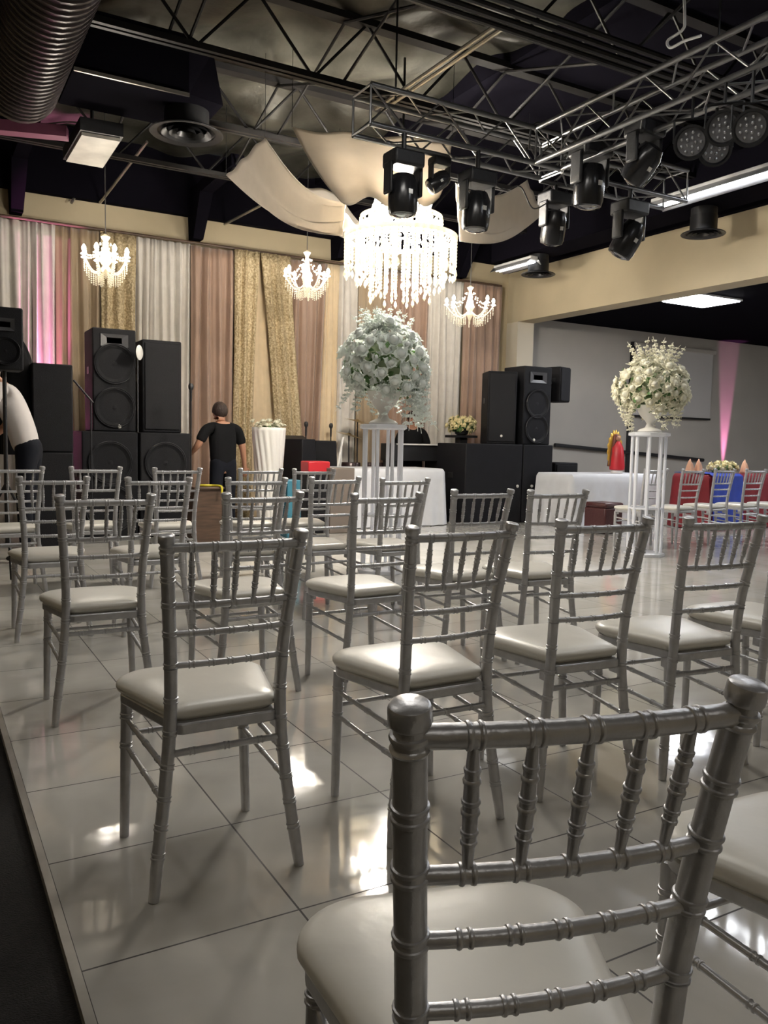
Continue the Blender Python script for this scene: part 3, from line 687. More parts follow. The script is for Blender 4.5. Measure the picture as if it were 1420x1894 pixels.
# ------------------------------------------------------------------ band gear
# keyboard
xa, xb = at(786, 822, Y=9.75).x, at(868, 822, Y=9.75).x; zt = at(820, 822, Y=9.75).z
t = thing('electric_piano', 'black electric piano on legs beside the right speaker stack', 'keyboard', ((xa+xb)/2, 10.72, 0))
wk = xb-xa+.1
MB().box((0, 0, zt-.13), (wk, .42, .26)).build('case', blackp, t, bevel=.01)
MB().box((0, -.2, zt-.01), (wk*.92, .12, .02)).build('keys', whitegl, t, smooth=False)
for s in (-1, 1): MB().box((s*(wk/2-.05), 0, (zt-.26)/2), (.05, .36, zt-.26)).build('leg', blackp, t, bevel=.005)
# drum kit
q = at(668, 815, Y=10.85)
t = thing('drum_kit', 'dark drum kit with two brass cymbals left of the left flower stand', 'drums', (q.x, 10.85, 0))
MB().lathe([(.26, -.2), (.28, -.19), (.28, .19), (.26, .2)], c=(0, 0, .29), n=28, rot=(PI/2, 0, 0)).build('bass_drum', blackp, t)
for k, (x_, y_, z_, r_) in enumerate(((-.2, -.05, .75, .14), (.18, -.05, .75, .15), (.5, .1, .5, .18), (-.45, .05, .6, .16))): MB().lathe([(r_, -.1), (r_+.008, -.09), (r_+.008, .09), (r_, .1)], c=(x_, y_, z_), n=24).build('tom_drum', mat('drum_shell', (.05, .03, .03), .25, .3), t)
for (px_, py_) in ((661, 780), (645, 805)):
    c_ = at(px_, py_, Y=10.85); lx = c_.x-q.x
    MB().lathe([(.20, 0), (.12, .012), (.04, .02), (.02, .035), (.001, .036)], c=(lx, 0, c_.z), n=28, rot=(.15, .2, 0), cap=False).build('cymbal', brass, t)
    MB().tube([(lx, 0, c_.z), (lx+.03, .03, .3), (lx+.2, .1, 0.01)], .01, 8).build('cymbal_stand', darkmetal, t)
# black cases and mic stands
def case(px0, px1, ptop, Y, label, dd=.4, m=blackbox, rz=0., zb=0.):
    x0, x1, z1 = spk(px0, px1, ptop, Y, 0)
    t = thing('gear_case', label, 'case', ((x0+x1)/2, Y+dd/2, zb), rz)
    MB().box((0, 0, (z1-zb)/2), (x1-x0, dd, z1-zb), taper=1.3).build('body', m, t, bevel=.012)
    MB().box((0, -dd/2-.004, (z1-zb)*.75), (x1-x0-.02, .008, .02)).build('latch_rail', darkmetal, t, smooth=False); return t
case(552, 580, 812, 10.02, 'black gear case left of the red box', rz=.2)
case(588, 624, 815, 10.60, 'black gear case right of the red box', dd=.28, rz=-.2)
x0, x1, z1 = spk(566, 606, 853, 9.4, 0)
tag(MB().box((0, 0, 0), (x1-x0, .25, .16)).build('red_box', redm, bevel=.015, loc=((x0+x1)/2, 9.45, z1-.08)), 'small bright red box on a black trunk behind the back row', 'box')
t = thing('trunk', 'black trunk carrying the small red box', 'case', ((x0+x1)/2, 9.47, 0)); MB().box((0, 0, (z1-.16)/2), (.38, .4, z1-.16)).build('body', blackbox, t, bevel=.015); MB().box((0, -.2, (z1-.16)*.8), (.38, .012, .02)).build('lid_seam', darkmetal, t)
def micstand(px_, ptop, Y, label, boom=None):
    q = at(px_, ptop, Y=Y); t = thing('microphone_stand', label, 'stand', (q.x, Y, 0))
    MB().tube([(0, 0, .1), (0, 0, q.z-.1)], .009, 8).build('pole', darkmetal, t)
    for k in range(3): a = k*2*PI/3; MB().tube([(0, 0, .2), (.28*math.cos(a), .28*math.sin(a), .01)], .008, 6).build('leg', darkmetal, t)
    e = boom or (0, 0)
    MB().tube([(-e[0]*.3, 0, q.z-.1-e[1]*.3), (e[0], 0, q.z-.1+e[1])], .007, 6).build('boom', darkmetal, t)
    MB().lathe([(.012, -.16), (.014, -.04), (.028, -.02), (.03, .01), (.02, .035), (.002, .04)], c=(e[0], 0, q.z+.0+e[1]-.02), n=14).build('microphone', blackp, t)
micstand(353, 712, 9.2, 'thin microphone stand right of the grille fronted left speaker')
micstand(612, 785, 11.02, 'microphone stand among the black gear cases')
micstand(566, 782, 10.55, 'microphone stand above the left gear case')
t = thing('microphone_stand', 'black boom stand leaning between the dark speaker and the two woofer speaker', 'stand', (at(168, 740, Y=9.3).x, 9.3, 0))
c0 = at(136, 703, Y=9.3); c1 = at(172, 745, Y=9.3)
MB().tube([(c0.x-t.location.x, 0, c0.z), (c1.x-t.location.x, 0, c1.z)], .012, 6).build('boom', blackp, t); MB().tube([(0, 0, c1.z+.03), (0, 0, .02)], .01, 6).build('pole', blackp, t)
MB().lathe([(.14, 0), (.14, .02), (.03, .03)], n=20).build('base', blackp, t)
q = at(538, 812, Y=10.85); t = thing('music_stand', 'dark flat topped music stand beside the white vase', 'stand', (q.x, 10.85, 0))
MB().box((0, 0, q.z), (.5, .32, .03), rot=(.25, 0, 0)).build('desk', blackp, t, bevel=.005); MB().tube([(0, 0, .3), (0, 0, q.z)], .013, 8).build('pole', darkmetal, t)
for k in range(3): a = k*2*PI/3; MB().tube([(0, 0, .35), (.25*math.cos(a), .25*math.sin(a), .01)], .01, 6).build('leg', darkmetal, t)
# brown side table under the person, teal box
x0, x1, z1 = spk(362, 412, 905, 8.6, 0)
t = thing('side_table', 'brown box shaped side table in front of the person in the black T-shirt', 'table', ((x0+x1)/2, 8.8, 0))
MB().box((0, 0, z1/2), (x1-x0, .35, z1)).build('body', brownw, t, bevel=.01); MB().box((0, 0, z1+.01), (x1-x0+.04, .39, .025)).build('top', brownw, t, bevel=.005)
x0, x1, z1 = spk(530, 556, 888, 8.4, 0)
tag(MB().box((0, 0, z1/2), (x1-x0, .25, z1)).build('teal_box', tealm, bevel=.01, loc=((x0+x1)/2, 8.5, 0)), 'teal blue box on the floor behind the back row', 'box')
# grey speaker box by table
x0, x1, z1 = spk(612, 657, 866, 9.2, 0)
tag(MB().box((0, 0, z1/2), (x1-x0, .3, z1)).build('grey_cabinet', mat('taupe_box', (.16, .13, .11), .7), bevel=.01, loc=((x0+x1)/2, 9.36, 0)), 'taupe grey cabinet at the left end of the white cloth table', 'cabinet')
# sheet music stand white diagonal
c0 = at(608, 868, Y=10.5); c1 = at(632, 808, Y=10.5)
t = thing('easel_stand', 'white slanted folding stand in front of the drum kit', 'stand', (c0.x, 10.5, 0))
MB().tube([(0, 0, 0), (c1.x-c0.x+.02, 0, c1.z)], .016, 8).build('front_leg', whitegl, t); MB().tube([(c1.x-c0.x+.05, .1, c1.z-.04), (.32, .35, 0)], .016, 8).build('rear_leg', whitegl, t)
# yellow and black cables on the floor
def cable(pts, r, m, label):
    P = [Vector(p) for p in pts]; out = []
    for i in range(len(P)-1):
        p0 = P[max(0, i-1)]; p1 = P[i]; p2 = P[i+1]; p3 = P[min(len(P)-1, i+2)]
        for k in range(8):
            t_ = k/8; out.append(.5*((2*p1)+(-p0+p2)*t_+(2*p0-5*p1+4*p2-p3)*t_*t_+(-p0+3*p1-3*p2+p3)*t_**3))
    out.append(P[-1]); return tag(MB().tube(out, r, 8).build('cable', m), label, 'cable')
zc_ = (at(362, 905, Y=8.6).z+at(412, 905, Y=8.6).z)/2+.035; xc_ = at(385, 905, Y=8.7).x
cable([(xc_-.12, 8.72, zc_), (xc_-.04, 8.66, zc_+.004), (xc_+.04, 8.7, zc_), (xc_+.10, 8.615, zc_), (xc_+.11, 8.575, zc_-.02), (xc_+.11, 8.57, zc_-.08)], .012, mat('yellow_cable', (.6, .5, .03), .5), 'short yellow cable lying over the edge of the brown side table')

# ------------------------------------------------------------------ people
def skin(name, verts, edges, radii, m, parent, sub=2, root=0):
    me = bpy.data.meshes.new('tmp'); me.from_pydata([tuple(v) for v in verts], edges, []); o = bpy.data.objects.new('tmp', me); C.objects.link(o)
    md = o.modifiers.new('s', 'SKIN'); md.use_smooth_shade = True
    for i, r in enumerate(radii):
        sv = me.skin_vertices[0].data[i]; sv.radius = r if isinstance(r, tuple) else (r, r); sv.use_root = (i == root)
    s2 = o.modifiers.new('ss', 'SUBSURF'); s2.levels = sub; s2.render_levels = sub
    dg = bpy.context.evaluated_depsgraph_get(); dg.update(); ev = o.evaluated_get(dg); nm = bpy.data.meshes.new_from_object(ev)
    bpy.data.objects.remove(o); nm.materials.clear(); nm.materials.append(m); nm.polygons.foreach_set('use_smooth', [True]*len(nm.polygons))
    ob = bpy.data.objects.new(name, nm); C.objects.link(ob); ob.parent = parent; return ob
def hand(V, E, Rr, wrist_i, p, dirv, side):
    """palm plus five separate bent fingers grown from the wrist"""
    dirv = Vector(dirv).normalized(); sd = Vector(side).normalized(); k = len(V)
    V.append(Vector(p)+dirv*.05); Rr.append((.03, .018)); E.append((wrist_i, k)); nrm = dirv.cross(sd)
    for j, (off, L) in enumerate(((-.027, .062), (-.009, .075), (.009, .070), (.026, .055))):
        b = Vector(p)+dirv*.085+sd*off; i0 = len(V)
        V.append(b); Rr.append(.0095); E.append((k, i0)); V.append(b+dirv*L*.5+nrm*.008); Rr.append(.0085); E.append((i0, i0+1)); V.append(b+dirv*L*.9+nrm*.03); Rr.append(.007); E.append((i0+1, i0+2))
    i0 = len(V); V.append(Vector(p)+dirv*.04-sd*.045); Rr.append(.011); E.append((k, i0)); V.append(Vector(p)+dirv*.085-sd*.065+nrm*.015); Rr.append(.009); E.append((i0, i0+1))
def person(label, loc, rz, H, J, shirt, pants, top_m, bot_m, hair_back=True):
    """J: joint dictionary in metres for a figure facing +y"""
    t = thing('person', label, 'person', loc, rz)
    V, E, Rr = [], [], []
    def v(p, r): V.append(Vector(p)); Rr.append(r); return len(V)-1
    pel = v(J['pelvis'], (.145, .10)); wa = v(J['waist'], (.125, .09)); chs = v(J['chest'], (.155, .105)); nb = v(J['neckb'], (.07, .065)); nk = v(J['neck'], .052); hd0 = v(J['head0'], (.062, .072)); hd1 = v(J['head1'], (.075, .092)); hd2 = v(J['head2'], (.055, .07))
    E += [(pel, wa), (wa, chs), (chs, nb), (nb, nk), (nk, hd0), (hd0, hd1), (hd1, hd2)]
    for s, q in ((-1, 'l'), (1, 'r')):
        sh = v(J['sh'+q], .062); el = v(J['el'+q], .043); wr = v(J['wr'+q], .027); E += [(nb, sh), (sh, el), (el, wr)]
        d_ = Vector(J['wr'+q])-Vector(J['el'+q]); hand(V, E, Rr, wr, J['wr'+q], d_, Vector((0, 1, 0)).cross(d_) if abs(d_.normalized().y) < .8 else Vector((1, 0, 0)))
        hp = v(J['hip'+q], .092); kn = v(J['kn'+q], .06); an = v(J['an'+q], .042); to = v(Vector(J['an'+q])+Vector((0, .14, -.045)), .032); E += [(pel, hp), (hp, kn), (kn, an), (an, to)]
    skin('body', V, E, Rr, skinm, t)
    # face: nose, ears
    h1 = Vector(J['head1']); mb = MB(); mb.ball(h1+Vector((0, .095, -.02)), .014, 8, 5, sc=(.8, 1.2, 1.5)).ball(h1+Vector((.078, 0, -.02)), .018, 8, 5, sc=(.4, .8, 1.4)).ball(h1+Vector((-.078, 0, -.02)), .018, 8, 5, sc=(.4, .8, 1.4)); mb.build('nose_and_ears', skinm, t)
    mb = MB(); mb.ball(h1+Vector((.03, .083, .01)), .008, 6, 4).ball(h1+Vector((-.03, .083, .01)), .008, 6, 4); mb.build('eyes', blackp, t)
    MB().ball(h1+Vector((0, .080, -.055)), .018, 8, 5, sc=(1.2, .5, .4)).build('mouth', mat('lips', (.3, .1, .08), .5), t)
    mb = MB()
    def hf(u, v_):
        a = u*2*PI; th = v_*PI*.62; back = .5-.5*math.sin(a); th *= (.72+.5*back); k = 1+.03*math.sin(a*9+v_*7)
        return h1+Vector((.088*k*math.sin(th)*math.cos(a), .103*k*math.sin(th)*math.sin(a)-.008, .022+.105*k*math.cos(th)))
    mb.grid(hf, 28, 12).build('hair', hairm, t, solid=.012)
    # shirt
    V, E, Rr = [], [], []
    pl_ = Vector(J['pelvis'])+Vector((0, 0, -.10)); a_ = v(pl_, (.185, .135)); b_ = v(J['waist'], (.172, .128)); c_ = v(J['chest'], (.198, .135)); d2 = v(J['neckb'], (.085, .078)); E += [(a_, b_), (b_, c_), (c_, d2)]
    for q in 'lr':
        sh = v(J['sh'+q], .076); e1 = v(Vector(J['sh'+q]).lerp(Vector(J['el'+q]), .5), .068); e2 = v(Vector(J['sh'+q]).lerp(Vector(J['el'+q]), .8), .066); E += [(d2, sh), (sh, e1), (e1, e2)]
    skin('t_shirt', V, E, Rr, top_m, t)
    V, E, Rr = [], [], []
    a_ = v(Vector(J['pelvis']), (.165, .122)); b_ = v(Vector(J['pelvis'])+Vector((0, 0, .12)), (.150, .112)); E += [(a_, b_)]
    for q in 'lr':
        h_ = v(J['hip'+q], .103); k_ = v(J['kn'+q], .074); n_ = v(Vector(J['an'+q])+Vector((0, 0, .02)), .066); E += [(a_, h_), (h_, k_), (k_, n_)]
    skin('trousers', V, E, Rr, bot_m, t)
    for s in (-1, 1):
        a = Vector(J['an'+('l' if s < 0 else 'r')]); MB().ball((a.x, a.y+.06, .04), .05, 14, 8, sc=(.9, 2.5, .8)).build('shoe', blackp, t)
    return t
def joints(H, lean=(0, 0), headlean=(0, 0), elL=(-.30, .02, 1.12), wrL=(-.30, .2, .95), elR=(.30, .02, 1.12), wrR=(.30, .2, .95), sw=.185):
    k = H/1.72; lx, ly = lean; hx, hy = headlean
    J = dict(pelvis=(0, 0, .95), waist=(lx*.25, ly*.25, 1.10), chest=(lx*.65, ly*.65, 1.30), neckb=(lx, ly, 1.43), neck=(lx+hx*.3, ly+hy*.3+.01, 1.49), head0=(lx+hx*.6, ly+hy*.6+.02, 1.555), head1=(lx+hx, ly+hy+.02, 1.62), head2=(lx+hx, ly+hy+.01, 1.68),
             shl=(lx-sw, ly, 1.40), shr=(lx+sw, ly, 1.40), ell=elL, wrl=wrL, elr=elR, wrr=wrR, hipl=(-.09, 0, .88), hipr=(.09, 0, .88), knl=(-.10, .02, .48), knr=(.10, .02, .48), anl=(-.11, 0, .085), anr=(.11, 0, .085))
    return {a: Vector(b)*k for a, b in J.items()}
q = at(413, 800, Y=9.75)
person('person in a black T-shirt and dark jeans, back to camera, short dark hair', (q.x, 9.75, 0), .08, 1.565,
       joints(1.565, lean=(.0, .04), headlean=(-.01, .05), elL=(-.34, .05, 1.17), wrL=(-.40, .24, 1.03), elR=(.30, .03, 1.13), wrR=(.36, .10, .89), sw=.225), 1, 1, blacktee, jeans)
q = at(53, 800, Y=8.1)
person('person in a white T-shirt bending forward at the left edge', (q.x, 8.1, 0), 1.25, 1.88,
       joints(1.88, lean=(0, .20), headlean=(0, .13), elL=(-.24, .3, 1.15), wrL=(-.2, .5, 1.0), elR=(.25, .22, 1.13), wrR=(.24, .42, .98)), 1, 1, whitetee, jeans)
q = at(762, 820, Y=11.1)
person('person in a black shirt standing behind the electric piano, head hidden by flowers', (q.x, 11.1, 0), PI-.5, 1.62,
       joints(1.62, lean=(0, .03), headlean=(0, .03), elL=(-.28, .05, 1.12), wrL=(-.26, .20, 1.16), elR=(.28, .05, 1.12), wrR=(.26, .20, 1.16)), 1, 1, blacktee, jeans)

# ------------------------------------------------------------------ chandeliers
def big_chandelier(px_, Y, zt, zb, R0):
    q = at(px_, 450, Y=Y)
    t = thing('crystal_chandelier', 'huge drum shaped crystal chandelier glowing under the fabric swags', 'chandelier', (q.x, Y, zb))
    H = zt-zb; Rd = random.Random(3)
    MB().tube([(0, 0, H), (0, 0, 4.75-zb)], .012, 8).build('hanging_rod', alu, t)
    for r_, z_ in ((R0, H*.62), (R0*.72, H*.82), (R0*.42, H*.97)):
        MB().lathe([(r_, z_-.02), (r_+.012, z_-.02), (r_+.012, z_+.02), (r_, z_+.02), (r_, z_-.02)], n=48, cap=False).build('ring_frame', crystal, t)
        for k in range(4): a = k*PI/2; MB().tube([(0, 0, z_), (r_*math.cos(a), r_*math.sin(a), z_)], .006, 6).build('spoke', alu, t)
    # bead strands: four rings; outer ring shortest, inner longer
    def strand(L):
        mb = MB(); n_ = max(3, int(L/.03))
        for k in range(n_): mb.ball((0, 0, -.03*k-.015), .0125, 6, 4, sc=(1, 1, 1.15))
        mb.lathe([(.002, -L-.075), (.017, -L-.05), (.012, -L-.02), (.002, -L)], n=6); return mb.mesh('crystal_strand', crystal, ang=20)
    ms = {}
    specs = []
    for i in range(44): specs.append((R0, 2*PI*i/44, H*.62, .30))
    for i in range(30): specs.append((R0*.80, 2*PI*i/30+.1, H*.62, .40))
    for i in range(16): specs.append((R0*.55, 2*PI*i/16, H*.60, .50))
    for i in range(8): specs.append((R0*.28, 2*PI*i/8, H*.60, .52))
    for r_, a, z_, L in specs:
        L = round(L*(H/.95)*Rd.choice((.9, 1, 1.08)), 2); key = L
        if key not in ms: ms[key] = strand(L)
        o = bpy.data.objects.new('crystal_strand', ms[key]); C.objects.link(o); o.parent = t; o.location = (r_*math.cos(a), r_*math.sin(a), z_)
    for (r_, z_, n_) in ((R0*.74, H*.82, 34), (R0*.44, H*.97, 22), (R0*1.0, H*.60, 0)):
        for i in range(n_):
            if ('t', r_) not in ms: ms[('t', r_)] = strand(.16)
            o = bpy.data.objects.new('short_strand', ms[('t', r_)]); C.objects.link(o); o.parent = t; o.location = (r_*math.cos(2*PI*i/n_), r_*math.sin(2*PI*i/n_), z_)
    # upper skirts of beads as slanting garlands
    mb = MB()
    for i in range(48):
        a = 2*PI*i/48
        for k in range(14):
            f = k/13; r_ = R0*.42+(R0-R0*.42)*f; z_ = H*.97-(H*.35)*(f**.8)-.05*math.sin(PI*f); mb.ball((r_*math.cos(a), r_*math.sin(a), z_), .011, 5, 3)
    o = mb.build('bead_skirt', crystal, t); o['kind'] = 'stuff'
    for i in range(10):
        a = 2*PI*i/10; r_ = R0*.62; b_ = MB(); b_.lathe([(.012, 0), (.012, .05), (.02, .07), (.028, .10), (.02, .135), (.004, .16)], n=12); o = b_.build('bulb', bulbm, t); o.location = (r_*math.cos(a), r_*math.sin(a), H*.66)
    for i in range(8):
        a = 2*PI*i/8; r_ = R0*.50; b_ = MB(); b_.lathe([(.012, 0), (.012, .05), (.02, .07), (.030, .10), (.02, .135), (.004, .16)], n=12); o = b_.build('bulb', bulbm, t); o.location = (r_*math.cos(a), r_*math.sin(a), H*.84)
    for i in range(5):
        a = 2*PI*i/5; point_light('chandelier_light', (q.x+R0*.45*math.cos(a), Y+R0*.45*math.sin(a), zb+H*.72), P_BIG, r=.09)
    point_light('chandelier_light', (q.x, Y, zb+H*.30), P_BIG*.2, r=.07); point_light('chandelier_light', (q.x, Y, zb+H*1.06), P_BIG*.8, r=.08)
    return q.x
YC = 6.93
zt_ = at(740, 372, Y=YC).z; zb_ = at(740, 553, Y=YC).z
CX = big_chandelier(741, YC, zt_, zb_, .53)
def small_chandelier(px_, pt, pb, Y, wpx, label):
    q = at(px_, pt, Y=Y); zb = at(px_, pb, Y=Y).z; H = q.z-zb
    R0 = (at(px_+wpx/2, pt, Y=Y).x-q.x)*.94
    t = thing('small_chandelier', label, 'chandelier', (q.x, Y, zb), 0, 'small crystal arm chandeliers')
    MB().tube([(0, 0, H), (0, 0, 4.7-zb)], .005, 6).build('chain', alu, t)
    MB().lathe([(.01, H), (.05, H-.03), (.02, H-.08), (.045, H*.55), (.07, H*.42), (.03, H*.3), (.05, H*.22), (.02, H*.1), (.002, H*.02)], n=14).build('stem', crystal, t)
    beads = MB()
    for i in range(8):
        a = 2*PI*i/8+.2; d_ = Vector((math.cos(a), math.sin(a), 0)); P = []
        for k in range(13):
            f = k/12; r_ = R0*f; z_ = H*.36-.12*math.sin(PI*f*.95)+.07*f*f; P.append(d_*r_+Vector((0, 0, z_)))
        MB().tube(P, .009, 6).build('arm', crystal, t)
        e = P[-1]
        MB().lathe([(.006, 0), (.035, .012), (.03, .02), (.012, .02), (.014, .04), (.022, .06), (.024, .075), (.014, .10), (.002, .115)], c=e, n=10).build('candle_bulb', bulbs, t)
        for k in range(8):
            f = .25+.75*k/7; p = d_*(R0*f)+Vector((0, 0, H*.36-.12*math.sin(PI*f*.95)+.07*f*f-.02))
            for j in range(5): beads.ball(p-Vector((0, 0, .022*j+.015)), .009, 5, 3)
        for k in range(7): f = k/6; p = d_*(.03+(R0*.8-.03)*f)+Vector((0, 0, H*.93-H*.45*f-.07*math.sin(PI*f))); beads.ball(p, .012, 5, 3)
    o = beads.build('crystal_beads', crystal, t); o['kind'] = 'stuff'
    for k in range(3):
        a = k*2*PI/3; point_light('chandelier_light', (q.x+.13*math.cos(a), Y+.13*math.sin(a), zb+H*.62), P_SMALL/3, r=.06)
small_chandelier(195, 433, 518, 9.2, 88, 'leftmost small crystal chandelier in front of the gold sequin panel')
small_chandelier(568, 463, 552, 9.9, 76, 'small crystal chandelier directly left of the huge chandelier')
small_chandelier(870, 528, 598, 9.9, 74, 'small crystal chandelier right of the huge chandelier')

# ------------------------------------------------------------------ fabric swags above the chandelier
hub = Vector((CX, YC, zt_-.02))
def swag(p0, p1, p0i, p1i, sag, label, seed, curl=.05):
    """cloth band from a ceiling edge p0-p1 down to the hub"""
    R = random.Random(seed); a0, a1, b0, b1 = Vector(p0), Vector(p1), Vector(p0i), Vector(p1i)
    def fn(u, v):
        top = a0.lerp(a1, u); bot = b0.lerp(b1, u); p = top.lerp(bot, v); k = (1-v)
        p.z -= sag*math.sin(PI*v)*(.75+.5*math.sin(PI*u)) ; p.z += curl*math.sin(u*PI*5+seed+v*2)*v*.8+.015*math.sin(u*17+seed)
        return p
    o = tag(MB().grid(fn, 36, 30).build('fabric_swag', cloth, solid=.004, ang=180), label, 'fabric', 'cream fabric swags around the huge chandelier')
    for u in (0, 1): p = fn(u, 0); MB().tube([p, (p.x, p.y, 4.90)], .003, 5).build('tie_wire', darkmetal, o)
    return o
ZS = 4.12
def zp(px_, py_, Z=ZS): return at(px_, py_, Z=Z)
swag(zp(418, 326), zp(490, 252), at(632, 440, Y=YC), at(640, 372, Y=YC+.1), .20, 'cream fabric swag reaching out to the left of the huge chandelier', 1, .03)
swag(zp(540, 238), zp(836, 262), at(632, 372, Y=YC-.45), at(812, 372, Y=YC-.6), .10, 'wide cream fabric swag nearest the camera above the huge chandelier', 2, .045)
swag(zp(1004, 396, 3.95), zp(975, 335, 4.15), at(850, 442, Y=YC), at(842, 345, Y=YC+.25), .20, 'cream fabric swag reaching right behind the moving head lights', 3, .03)
swag((CX+.45, 9.2, 4.15), (CX-.55, 9.2, 4.15), hub+Vector((.35, .60, -.05)), hub+Vector((-.35, .60, -.05)), .25, 'cream fabric swag running back from the huge chandelier', 4)
# ------------------------------------------------------------------ lighting truss
def truss(name, label, A, B, s=.29, step=.29, axis='x', r=.022):
    A, B = Vector(A), Vector(B); L = (B-A).length; d_ = (B-A).normalized(); t = thing(name, label, 'truss', A)
    side = Vector((0, 0, 1)).cross(d_); n_ = int(L/step); st = L/n_
    cs = [(-1, -1), (1, -1), (1, 1), (-1, 1)]
    off = [side*(a*s/2)+Vector((0, 0, b*s/2)) for a, b in cs]
    for o_ in off: MB().tube([o_, o_+d_*L], r, 10).build('chord', alu, t)
    for f in range(4):
        mb = MB()
        for k in range(n_):
            p = off[f]+d_*(k*st); q_ = off[(f+1) % 4]+d_*((k+1)*st)
            if k % 2: p, q_ = off[(f+1) % 4]+d_*(k*st), off[f]+d_*((k+1)*st)
            mb.tube([p, q_], .0085, 6)
        for k in (0, n_): mb.tube([off[f]+d_*(k*st), off[(f+1) % 4]+d_*(k*st)], .009, 6)
        mb.build('lattice', alu, t)
    return t
TX, TY, TZ = 4.83, 5.87, 3.72
xs = at(668, 250, Y=TY).x
truss('lighting_truss', 'aluminium box truss running left right above the moving head lights', (xs, TY, TZ), (TX+.15, TY, TZ))
truss('lighting_truss', 'aluminium box truss running from the corner to the upper right', (TX, TY-.15, TZ), (TX, 1.2, TZ))
truss('lighting_truss', 'short aluminium truss beyond the corner, carrying the dark lamp cluster', (TX+.16, TY, TZ-.02), (TX+1.75, TY, TZ-.02))
for (x_, y_, lb) in ((xs+.3, TY, 'left'), (TX, 4.0, 'right')):
    tag(MB().tube([(x_, y_, TZ+.14), (x_, y_, 4.7)], .008, 6).build('truss_cable', darkmetal), 'thin steel cable holding the %s part of the lighting truss' % lb, 'cable')

def moving_head(px_, py_, X=None, Y=None, label='', tilt=(0, 0), sc=1., rz=0.):
    q = at(px_, py_, X=X, Y=Y); t = thing('moving_head_light', label, 'stage light', (q.x, q.y, q.z), rz, 'moving head lights hanging from the truss')
    k = sc; top = TZ-.16-q.z
    # origin at the centre of the head
    R = Euler((tilt[0], tilt[1], 0)).to_matrix()
    MB().box((0, 0, .25*k), (.27*k, .22*k, .12*k)).build('base_box', blackp, t, bevel=.02)
    for s in (-1, 1): MB().box((s*.135*k, 0, .10*k), (.028*k, .12*k, .24*k)).build('yoke_arm', blackp, t, bevel=.015)
    hd_ = MB().lathe([(.03*k, .15*k), (.085*k, .135*k), (.112*k, .07*k), (.118*k, -.02*k), (.115*k, -.13*k), (.105*k, -.165*k), (.085*k, -.17*k)], n=28, rot=R).build('lamp_head', mat('head_gloss', (.015, .015, .017), .22), t)
    MB().lathe([(.084*k, -.171*k), (.05*k, -.186*k), (.001, -.19*k)], n=28, rot=R, cap=False).build('lens', lensm, hd_)
    MB().box(R@Vector((0, -.114*k, -.01)), (.035*k, .014, .035*k), rot=R).build('badge', mat('badge_white', (.7, .7, .7), .3), hd_)
    if top > .34*k: MB().tube([(0, 0, .33*k), (0, 0, top+.02)], .02, 8).build('clamp', darkmetal, t)
    return t
moving_head(745, 358, Y=TY-.145, label='black moving head light in front of the brightest chandelier glow', sc=1.0)
moving_head(812, 335, Y=TY+.145, label='small black light tilted between two moving heads', tilt=(.2, .9), sc=.62)
moving_head(881, 388, Y=TY-.145, label='black moving head light right of the chandelier glow', sc=.98, tilt=(0, .05))
moving_head(1024, 418, Y=TY+.145, label='black moving head light left of the dark lamp cluster', sc=.95, tilt=(.3, -.1))
moving_head(1162, 440, Y=TY-.145, label='lowest black moving head light, in front of the cream header wall', sc=1.05, tilt=(.35, .35))
moving_head(1090, 340, X=TX+.145, label='large dark stage light in the middle of the lamp cluster', sc=1.1, tilt=(.1, 0))
moving_head(1190, 300, X=TX+.145, label='dark stage light right of the cluster, directly below the truss', sc=.95, tilt=(.7, .2))
def par_can(px_, py_, X, label, rz=0.):
    q = at(px_, py_, X=X); t = thing('par_can', label, 'stage light', q, rz, 'round spotlights under the right truss'); top = TZ-.15-q.z
    R = Euler((PI/2+.45, 0, 0)).to_matrix()
    MB().lathe([(.05, -.16), (.095, -.13), (.105, .02), (.115, .06), (.10, .06), (.09, .03)], n=24, rot=R, cap=False).build('can_body', blackp, t)
    MB().lathe([(.098, .03), (.001, .035)], n=24, rot=R, cap=False).build('lens_plate', mat('par_lens', (.22, .22, .24), .2, .5), t)
    mb = MB()
    for r_, n_ in ((.03, 5), (.065, 9)):
        for i in range(n_): a = 2*PI*i/n_; mb.ball(R@Vector((r_*math.cos(a), r_*math.sin(a), .037)), .012, 8, 5)
    mb.build('led_lens', mat('led_lens', (.45, .46, .48), .1, .6), t)
    for s in (-1, 1): MB().tube([(s*.115, 0, 0), (s*.115, 0, .15)], .008, 6).build('yoke', darkmetal, t)
    MB().tube([(-.115, 0, .15), (.115, 0, .15)], .009, 6).build('yoke_bar', darkmetal, t)
    MB().tube([(0, 0, .15), (0, 0, max(.17, top))], .012, 6).build('clamp', darkmetal, t)
FACE = YAW+PI-.9
for k, (px_, py_, lb) in enumerate(((1278, 262, 'leftmost round LED spotlight under the right truss'), (1338, 235, 'round LED spotlight between two others under the right truss'), (1388, 235, 'rightmost round LED spotlight under the right truss'), (1322, 275, 'lowest of the round LED spotlights at the right truss'))):
    par_can(px_, py_, TX-.145+.29*(k == 3), lb, rz=-.88)
cable([at(895, 322, Y=TY-.145), at(930, 350, Y=TY-.145), at(962, 345, Y=TY-.145), at(985, 385, Y=TY-.1), at(1012, 375, Y=TY+.145)], .006, blackp, 'thin black cable looping below the truss corner')
cable([at(978, 276, Y=TY-.145), at(983, 235, Y=TY-.145), at(1000, 228, Y=TY-.145), at(1012, 245, Y=TY-.145), at(1014, 274, Y=TY-.145)], .008, alu, 'pale cable loop standing above the truss corner')
